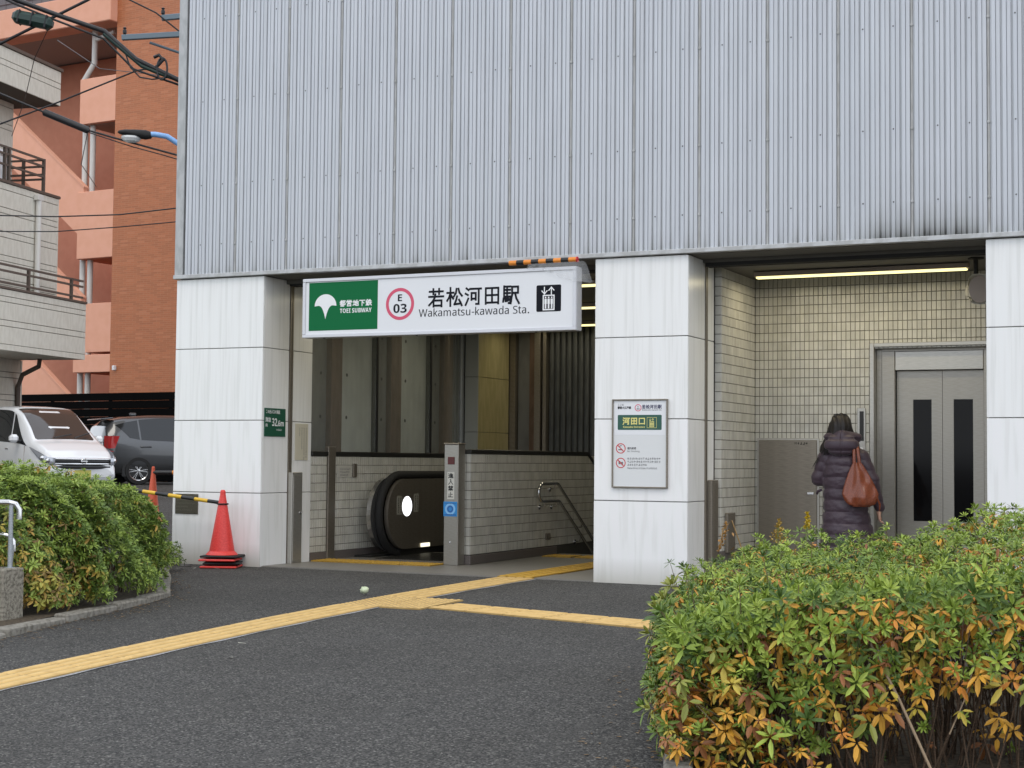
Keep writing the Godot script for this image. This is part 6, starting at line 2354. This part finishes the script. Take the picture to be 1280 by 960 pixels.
		var ci: int = [0, 1, 2, 0, 2, 3][r.randi() % 6] if f < 0.95 else [0, 1, 1, 3][r.randi() % 4]
		var yel := 0.05 + 0.5 * smoothstep(3.9, 5.0, p.z) * smoothstep(0.95, 0.3, f) + 0.25 * smoothstep(0.5, 0.1, f) * smoothstep(3.6, 4.6, p.z)
		if r.randf() < yel:
			mi = 3
			ci = [5, 6, 4, 6, 7][r.randi() % 5]
		spots.append([upright(nrm, p, r.randf_range(0.8, 1.3), r.randf() * TAU), ci, mi, p.distance_to(EYE) + (2.0 if f > 0.99 else 0.0)])
	foliage(t, spots, meshes, cols, 300)
	mb = MB.new()
	for i in 200:
		var u := r.randf() * (line.size() - 1.001)
		var k := int(u)
		var e: Vector3 = line[k].lerp(line[k + 1], u - k) + Vector3(-0.3 - r.randf(), 0, -0.1)
		e.y = 0.0
		mb.tube([e, e + Vector3(r.randf_range(-.15, .15), r.randf_range(.4, .8), r.randf_range(-.15, .15))], [.008, .003], 5, false)
	part("stems", mb, wood, t).set_meta("kind", "stuff")
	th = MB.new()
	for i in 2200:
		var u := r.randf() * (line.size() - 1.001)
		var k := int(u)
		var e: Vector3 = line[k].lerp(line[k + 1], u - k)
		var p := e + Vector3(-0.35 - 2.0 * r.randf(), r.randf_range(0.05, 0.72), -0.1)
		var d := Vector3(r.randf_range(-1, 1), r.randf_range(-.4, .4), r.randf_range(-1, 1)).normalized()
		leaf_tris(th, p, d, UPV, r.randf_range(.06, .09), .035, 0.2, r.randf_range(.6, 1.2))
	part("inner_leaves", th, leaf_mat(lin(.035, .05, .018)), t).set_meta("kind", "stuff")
	# fallen leaves swept against the kerbs
	var lf := MB.new()
	for i in 420:
		var p: Vector3
		if i < 300:
			var u := r.randf() * (edge.size() - 1.001)
			var k := int(u)
			p = edge[k].lerp(edge[k + 1], u - k) + Vector3(0.08 + 0.30 * pow(r.randf(), 2.5), 0, 0.05 + 0.12 * r.randf())
		else:
			p = pts[0] - av * (0.07 + 0.35 * pow(r.randf(), 2.0)) + bv * r.randf_range(-0.4, 2.8)
		p.y = gy(p.x, p.z) + 0.006
		var an := r.randf() * TAU
		leaf_tris(lf, p, Vector3(cos(an), r.randf_range(-.02, .15), sin(an)).normalized(), UPV, r.randf_range(.02, .045), r.randf_range(.009, .016), 0.1, r.randf_range(.5, 1.4))
	var litter := part("fallen_leaves", lf, leaf_cache(Color(.22, .13, .05)), self)
	tag(litter, "small brown fallen leaves scattered along the kerbs of both hedges", "leaf litter", "", "stuff")
	# small plants at the foot of the pillar and dark ground cover
	tuft("low leafy plant growing against the foot of the left white pillar", Vector3(-4.74, 0.02, 0.30), 110, 0.17, meshes, cols)
	tuft("bushy green sprout over the kerb corner beside the red cones", Vector3(-4.22, 0.06, 0.98), 150, 0.22, meshes, cols)
	# tall weeds standing in the right hedge
	weed("withered brown weed drooping at the left end of the right hedge", O + av * 0.36 + bv * 2.6, 0.45, 0.80, 0)
	weed("yellow flowering goldenrod with feathery head above the right hedge", O + av * 0.50 + bv * 2.6, 0.48, 0.79, 1)
	weed("slim goldenrod spike with bright yellow tip just left of the woman", O + av * 0.68 + bv * 2.6, 0.5, 0.83, 2)

func stone(par: Node, a: Vector3, b: Vector3, h: float) -> void:
	var mb := MB.new()
	var d := b - a
	var m := (a + b) * 0.5
	m.y = gy(m.x, m.z) + h * 0.5 - 0.05
	var bs := Basis(UPV, atan2(-d.z, d.x))
	mb.cbox(m, Vector3(d.length(), h + 0.1, 0.12), 0.012, bs)
	part("kerb_stone", mb, M.kerb, par)

func tuft(label: String, p: Vector3, n: int, rad: float, meshes: Array, cols: Array) -> void:
	var t := thing("low_shrub", label, "shrub", p)
	var r := RandomNumberGenerator.new()
	r.seed = n
	for i in n:
		var d := Vector3(r.randf_range(-1, 1), r.randf_range(0, 1.1), r.randf_range(-1, 1))
		if d.length() > 1.15:
			continue
		var o := piece("leaf_cluster", meshes[r.randi() % 3], leaf_cache(cols[[0, 1, 2][r.randi() % 3]]), t)
		o.transform = upright(d + Vector3(0, 0.5, 0), d * rad, r.randf_range(0.7, 1.1), r.randf() * TAU)

var lcache := {}
func leaf_cache(c: Color) -> StandardMaterial3D:
	if not lcache.has(c):
		lcache[c] = leaf_mat(lin(c.r, c.g, c.b))
	return lcache[c]

func weed(label: String, p: Vector3, y0: float, y1: float, kind: int) -> void:
	var t := thing("goldenrod_weed", label, "weed", Vector3(p.x, 0, p.z), 0.3, "")
	var r := RandomNumberGenerator.new()
	r.seed = 90 + kind
	var mb := MB.new()
	var tipx := [-0.10, 0.03, 0.01][kind] as float
	var stem := [Vector3(0, -0.1, 0), Vector3(0.01, y0, 0), Vector3(tipx * 0.5, lerpf(y0, y1, 0.6), 0), Vector3(tipx, y1, 0)]
	if kind == 0:
		stem.append(Vector3(tipx - 0.05, y1 - 0.05, 0.01))
		stem.append(Vector3(tipx - 0.065, y1 - 0.15, 0.01))
	mb.tube(stem, 0.004, 6)
	part("stem", mb, leaf_cache(Color(.16, .19, .05) if kind else Color(.25, .15, .05)), t)
	mb = MB.new()
	var fl := MB.new()
	for i in 26:
		var f := r.randf()
		var q := Vector3(lerpf(0.0, tipx, f), lerpf(y0 - 0.1, y1 - 0.06, f), 0)
		var a := r.randf() * TAU
		leaf_tris(mb, q, Vector3(cos(a), 0.3 if kind else -0.5, sin(a)).normalized(), UPV, 0.06 * (1.1 - f * 0.6), 0.013, 0.3, r.randf_range(.8, 1.2))
	part("leaves", mb, leaf_cache(Color(.15, .24, .05) if kind else Color(.36, .19, .05)), t)
	var rows := 46 if kind else 34
	for i in rows:
		var f := float(i) / rows
		var a := r.randf() * TAU
		var q: Vector3
		var w := 0.0
		if kind == 0:
			q = Vector3(tipx - 0.03 - 0.04 * f + r.randf_range(-.012, .012), y1 - 0.02 - 0.17 * f, r.randf_range(-.012, .012))
			w = 0.018
		elif kind == 1:
			q = Vector3(tipx, lerpf(y1 - 0.13, y1 + 0.02, f), 0)
			w = 0.055 * (1.0 - f)
		else:
			q = Vector3(tipx, lerpf(y1 - 0.08, y1 + 0.02, f), 0)
			w = 0.018 * (1.2 - f)
		var d := Vector3(cos(a), 0.4, sin(a))
		for k in 3:
			var c := q + d * w * (k + 1) / 3.0
			leaf_tris(fl, c, Vector3(r.randf_range(-1, 1), 0.6, r.randf_range(-1, 1)).normalized(), UPV, 0.017, 0.011, 0.0, r.randf_range(.75, 1.2))
	part("flower_head", fl, leaf_cache([Color(.38, .20, .05), Color(.45, .30, .05), Color(.60, .44, .03)][kind]), t)

# ---------------------------------------------------------------- woman waiting by the lift
func build_person() -> void:
	var t := thing("person", "woman seen from behind in a long plum quilted coat with a red-brown shoulder bag", "person", Vector3(2.125, 0.006, -1.02), 0.20)
	var skin := mt(lin(.55, .33, .24), 0.5)
	skin.subsurf_scatter_enabled = true
	skin.subsurf_scatter_strength = 0.2
	var coat_m := nm([lin(.036, .020, .031), lin(.052, .031, .046)], [0.3, 0.7], 0.05, Vector3(3, 3, 3), 0.45, 0.0, 91)
	coat_m.rim_enabled = true
	coat_m.rim = 0.3
	bump(coat_m, 0.06, 2.0, 92)
	var hair_m := nm([lin(.007, .005, .0045), lin(.018, .012, .010)], [0.35, 0.65], 0.08, Vector3(9, .6, 9), 0.6, 0.0, 93)
	# legs, neck, head and hands: one continuous body
	var b := MB.new()
	nets(b, func(p: Vector3) -> float:
		var d := cap(p, Vector3(-.085, .82, 0), Vector3(-.09, .44, .01), .075, .052)
		d = smin(d, cap(p, Vector3(-.09, .44, .01), Vector3(-.095, .09, .03), .05, .032), .03)
		d = smin(d, cap(p, Vector3(.085, .82, 0), Vector3(.10, .44, -.01), .075, .052), .03)
		d = smin(d, cap(p, Vector3(.10, .44, -.01), Vector3(.105, .09, .02), .05, .032), .03)
		d = smin(d, cap(p, Vector3(0, .82, 0), Vector3(0, 1.22, 0), .11, .10), .05)
		d = smin(d, cap(p, Vector3(-.01, 1.2, 0), Vector3(-.03, 1.42, -.02), .06, .048), .04)
		d = smin(d, cap(p, Vector3(.15, 1.2, 0), Vector3(.24, .97, .02), .045, .038), .03)
		d = smin(d, cap(p, Vector3(.24, .97, .02), Vector3(.315, .70, -.03), .036, .026), .02)
		d = smin(d, cap(p, Vector3(-.15, 1.2, 0), Vector3(-.24, .98, -.02), .045, .038), .03)
		d = smin(d, cap(p, Vector3(-.24, .98, -.02), Vector3(-.10, 1.05, -.24), .036, .026), .02)
		return d, Vector3(-.36, .04, -.32), Vector3(.42, 1.34, .14), .016)
	nets(b, func(p: Vector3) -> float:
		var c := Vector3(-.03, 1.47, -.03)
		var d := ell(p, c, Vector3(.072, .10, .088))
		d = smin(d, ell(p, c + Vector3(0, -.055, -.035), Vector3(.05, .05, .05)), .03)
		d = smin(d, cap(p, c + Vector3(0, .012, -.084), c + Vector3(0, -.02, -.105), .008, .013), .012)
		d = smin(d, ell(p, c + Vector3(0, -.052, -.083), Vector3(.022, .008, .008)), .008)
		for s in [-1.0, 1.0]:
			d = smin(d, ell(p, c + Vector3(s * .073, -.005, .0), Vector3(.010, .03, .018)), .006)
			d = -smin(-d, ell(p, c + Vector3(s * .03, .012, -.092), Vector3(.016, .010, .014)), .008)
		d = smin(d, cap(p, Vector3(-.02, 1.30, 0), Vector3(-.03, 1.42, -.015), .05, .046), .02)
		return d, Vector3(-.13, 1.32, -.17), Vector3(.07, 1.60, .09), .006)
	for hand in [[Vector3(.318, .695, -.03), Vector3(.02, -1, -.05), Vector3(-.2, 0, -1)], [Vector3(-.095, 1.052, -.245), Vector3(.8, .35, -.45), Vector3(0, 1, .2)]]:
		var w: Vector3 = hand[0]
		var f: Vector3 = hand[1].normalized()
		var s: Vector3 = (hand[2] - f * f.dot(hand[2])).normalized()
		var nn: Vector3 = f.cross(s)
		nets(b, func(p: Vector3) -> float:
			var d := cap(p, w - f * .02, w + f * .02, .024, .024)
			for k in 4:
				var o := (k - 1.5) * .017
				var L: float = [.050, .062, .060, .046][k]
				d = smin(d, cap(p, w + f * .02 + s * o * .7, w + f * .078 + s * o, .016, .011), .012)
				var j0 := w + f * .080 + s * o
				var j1 := j0 + f * L * .5 + nn * L * .22
				var j2 := j1 + f * L * .22 + nn * L * .42
				d = smin(d, cap(p, j0, j1, .0088, .008), .003)
				d = smin(d, cap(p, j1, j2, .008, .0068), .003)
			var t0 := w + f * .025 + s * .026
			d = smin(d, cap(p, t0, t0 + f * .035 + s * .024 + nn * .012, .012, .0095), .008)
			d = smin(d, cap(p, t0 + f * .035 + s * .024 + nn * .012, t0 + f * .065 + s * .024 + nn * .03, .0092, .008), .004)
			return d, w + (f * .06) - Vector3(.105, .105, .105), w + (f * .06) + Vector3(.105, .105, .105), .005)
	part("body", b, skin, t)
	# quilted coat
	var crease := FastNoiseLite.new()
	crease.seed = 12
	crease.frequency = 11.0
	crease.fractal_octaves = 2
	b = MB.new()
	nets(b, func(p: Vector3) -> float:
		# torso and skirt: an ellipse whose half widths change with height
		var y := clampf(p.y, .24, 1.27)
		var w: float
		var dp: float
		if y < .86:
			w = lerpf(.262, .196, smoothstep(.24, .86, y))
			dp = lerpf(.19, .145, smoothstep(.24, .86, y))
		elif y < 1.10:
			w = lerpf(.196, .188, smoothstep(.86, 1.1, y))
			dp = lerpf(.145, .150, smoothstep(.86, 1.1, y))
		else:
			w = lerpf(.188, .10, pow((y - 1.10) / .17, 2.2))
			dp = lerpf(.150, .09, pow((y - 1.10) / .17, 2.0))
		var cx := lerpf(.035, -.01, smoothstep(.3, 1.2, y))
		var q := Vector2((p.x - cx) / w, p.z / dp)
		var d := (q.length() - 1.0) * minf(w, dp) * 1.1
		var puff := absf(sin((p.y - .24) / .108 * PI + 0.12 * sin(p.x * 14.0)))
		d -= .014 * pow(puff, .5) - .010
		d += .006 * crease.get_noise_3d(p.x, p.y * 1.6, p.z)
		d = maxf(d, maxf(.25 - p.y, p.y - 1.28))
		var arm := cap(p, Vector3(.155, 1.19, 0), Vector3(.255, .97, .02), .078, .066)
		arm = smin(arm, cap(p, Vector3(.255, .97, .02), Vector3(.325, .715, -.03), .064, .048), .03)
		var al := cap(p, Vector3(-.165, 1.185, 0), Vector3(-.235, .985, -.02), .078, .066)
		al = smin(al, cap(p, Vector3(-.235, .985, -.02), Vector3(-.10, 1.045, -.235), .064, .05), .03)
		var a2 := minf(arm, al) - .009 * pow(absf(sin(p.y / .092 * PI + p.x * 6.0)), .5) + .006
		d = smin(d, a2, .022)
		# stand-up collar and padded hood lying on the back
		d = smin(d, cap(p, Vector3(-.10, 1.30, .02), Vector3(.07, 1.30, .02), .075, .075), .03)
		return d, Vector3(-.38, .2, -.33), Vector3(.42, 1.44, .24), .0125)
	var coat := part("coat", b, coat_m, t)
	b = MB.new()
	nets(b, func(p: Vector3) -> float:
		var d := ell(p, Vector3(-.02, 1.300, .118), Vector3(.160, .105, .085))
		d = smin(d, cap(p, Vector3(-.145, 1.37, .04), Vector3(-.02, 1.395, .11), .044, .050), .025)
		d = smin(d, cap(p, Vector3(-.02, 1.395, .11), Vector3(.125, 1.37, .03), .050, .044), .025)
		d += .007 * smoothstep(.9, 1.0, cos((p.x + .02) * 52.0)) * smoothstep(.03, .08, p.z) * smoothstep(.11, .07, absf(p.x + .02))
		d += .007 * smoothstep(.85, 1.0, absf(cos((p.y - 1.25) * 30.0)))
		return d, Vector3(-.23, 1.15, -.05), Vector3(.21, 1.49, .23), .009)
	part("hood", b, coat_m, coat)
	b = MB.new()
	b.tube([Vector3(-.205, .88, .03), Vector3(-.245, .86, .02), Vector3(-.25, .84, .0)], .014, 6)
	part("belt_end", b, coat_m, coat)
	# hair
	b = MB.new()
	nets(b, func(p: Vector3) -> float:
		var d := ell(p, Vector3(-.03, 1.495, .0), Vector3(.100, .108, .112))
		d = smin(d, cap(p, Vector3(-.03, 1.46, .05), Vector3(-.04, 1.37, .06), .09, .085), .04)
		d = smin(d, cap(p, Vector3(-.10, 1.44, .0), Vector3(-.165, 1.28, .01), .055, .048), .03)
		d = smin(d, cap(p, Vector3(-.165, 1.28, .01), Vector3(-.235, 1.12, -.02), .045, .015), .03)
		d = smin(d, cap(p, Vector3(.04, 1.43, .0), Vector3(.085, 1.33, -.03), .05, .03), .03)
		d += .004 * sin(p.x * 130.0 + 3.0 * sin(p.y * 16.0)) 
		if p.z < -.055 and p.y < 1.545 and absf(p.x + .03) < .075:
			d = maxf(d, .01)
		return d, Vector3(-.30, 1.06, -.14), Vector3(.16, 1.63, .17), .0085)
	var hair := part("hair", b, hair_m, t)
	var rh := RandomNumberGenerator.new()
	rh.seed = 31
	b = MB.new()
	for i in 90:
		var a := rh.randf_range(-1.5, 1.1)
		var top := Vector3(-.03 + sin(a) * .06, 1.595, .02 + cos(a) * .04)
		var mid := Vector3(-.03 + sin(a) * .112, 1.47, cos(a) * .118)
		var low := Vector3(-.04 + sin(a) * .11 - .05 * maxf(0, -a), 1.36 - .10 * maxf(0, -a), cos(a) * .10 + .01)
		var end := low + Vector3(-.05 * maxf(0, -a) + rh.randf_range(-.02, .02), -.06 - .06 * maxf(0, -a), -.01)
		b.tube([top, mid, low, end], [.0015, .003, .0025, .001], 4, false)
	part("hair_strands", b, hair_m, hair).set_meta("kind", "stuff")
	# boots
	b = MB.new()
	nets(b, func(p: Vector3) -> float:
		var d := cap(p, Vector3(-.095, .30, .02), Vector3(-.097, .07, .03), .052, .045)
		d = smin(d, cap(p, Vector3(-.097, .04, .04), Vector3(-.10, .035, -.14), .042, .036), .03)
		d = minf(d, smin(cap(p, Vector3(.104, .30, .0), Vector3(.106, .07, .02), .052, .045), cap(p, Vector3(.106, .04, .03), Vector3(.115, .035, -.15), .042, .036), .03))
		return maxf(d, .004 - p.y), Vector3(-.18, -.01, -.22), Vector3(.20, .34, .12), .012)
	part("boots", b, M.rubber, t)
	# shoulder bag, hanging behind the right hip: held, so a thing of its own
	var bag := thing("shoulder_bag", "shiny red-brown leather hobo bag hanging from the woman's right shoulder", "bag", Vector3(2.125, 0.056, -1.02), 0.20)
	var leather := nm([lin(.15, .036, .014), lin(.23, .058, .024)], [0.3, 0.7], 0.03, Vector3(4, 4, 4), 0.27, 0.0, 95)
	bump(leather, 0.05, 1.5, 96)
	b = MB.new()
	nets(b, func(p: Vector3) -> float:
		var f := clampf((p.y - .685) / .40, 0, 1)
		var w := lerpf(.176, .03, pow(f, 1.35))
		if f < .28:
			w *= lerpf(.40, 1.0, sqrt(f / .28))
		var dp := lerpf(.085, .022, f)
		if f < .2:
			dp *= lerpf(.45, 1.0, sqrt(f / .2))
		var cx := lerpf(.165, .125, f)
		var cz := lerpf(.205, .165, f)
		var fold := .014 * sin((p.x - cx) / maxf(w, .02) * 4.6 + 2.5 * f) * (1.0 - .3 * f) + .005 * sin((p.x - cx) * 60.0 - p.y * 25.0)
		var q := Vector2((p.x - cx) / w, (p.z - cz - fold) / dp)
		var d := (q.length() - 1.0) * minf(w, dp)
		return maxf(d, maxf(.685 - p.y, p.y - 1.08)) - .008, Vector3(-.05, .64, .07), Vector3(.37, 1.12, .33), .009)
	part("pouch", b, leather, bag)
	for k in 2:
		b = MB.new()
		var o := -0.028 + 0.056 * k
		var g := []
		for q in [[.125 + o * 0.9, 1.05, .168], [.118 + o * 0.75, 1.13, .170], [.112 + o * 0.6, 1.21, .155], [.108 + o * .5, 1.27, .10], [.106 + o * .5, 1.285, .03], [.108 + o * .5, 1.26, -.06]]:
			var c := Vector3(q[0], q[1], q[2])
			g.append([c + Vector3(-.016, 0, 0), c + Vector3(-.008, .004, .006), c + Vector3(.008, .004, .006), c + Vector3(.016, 0, 0), c + Vector3(.008, -.003, -.004), c + Vector3(-.008, -.003, -.004)])
		b.grid(g, Vector3.ZERO, true)
		part("strap", b, leather, bag)
	b = MB.new()
	b.tube([Vector3(.30, .78, .22), Vector3(.33, .70, .20), Vector3(.325, .64, .19)], [.006, .012, .004], 6)
	part("tassel", b, leather, bag)
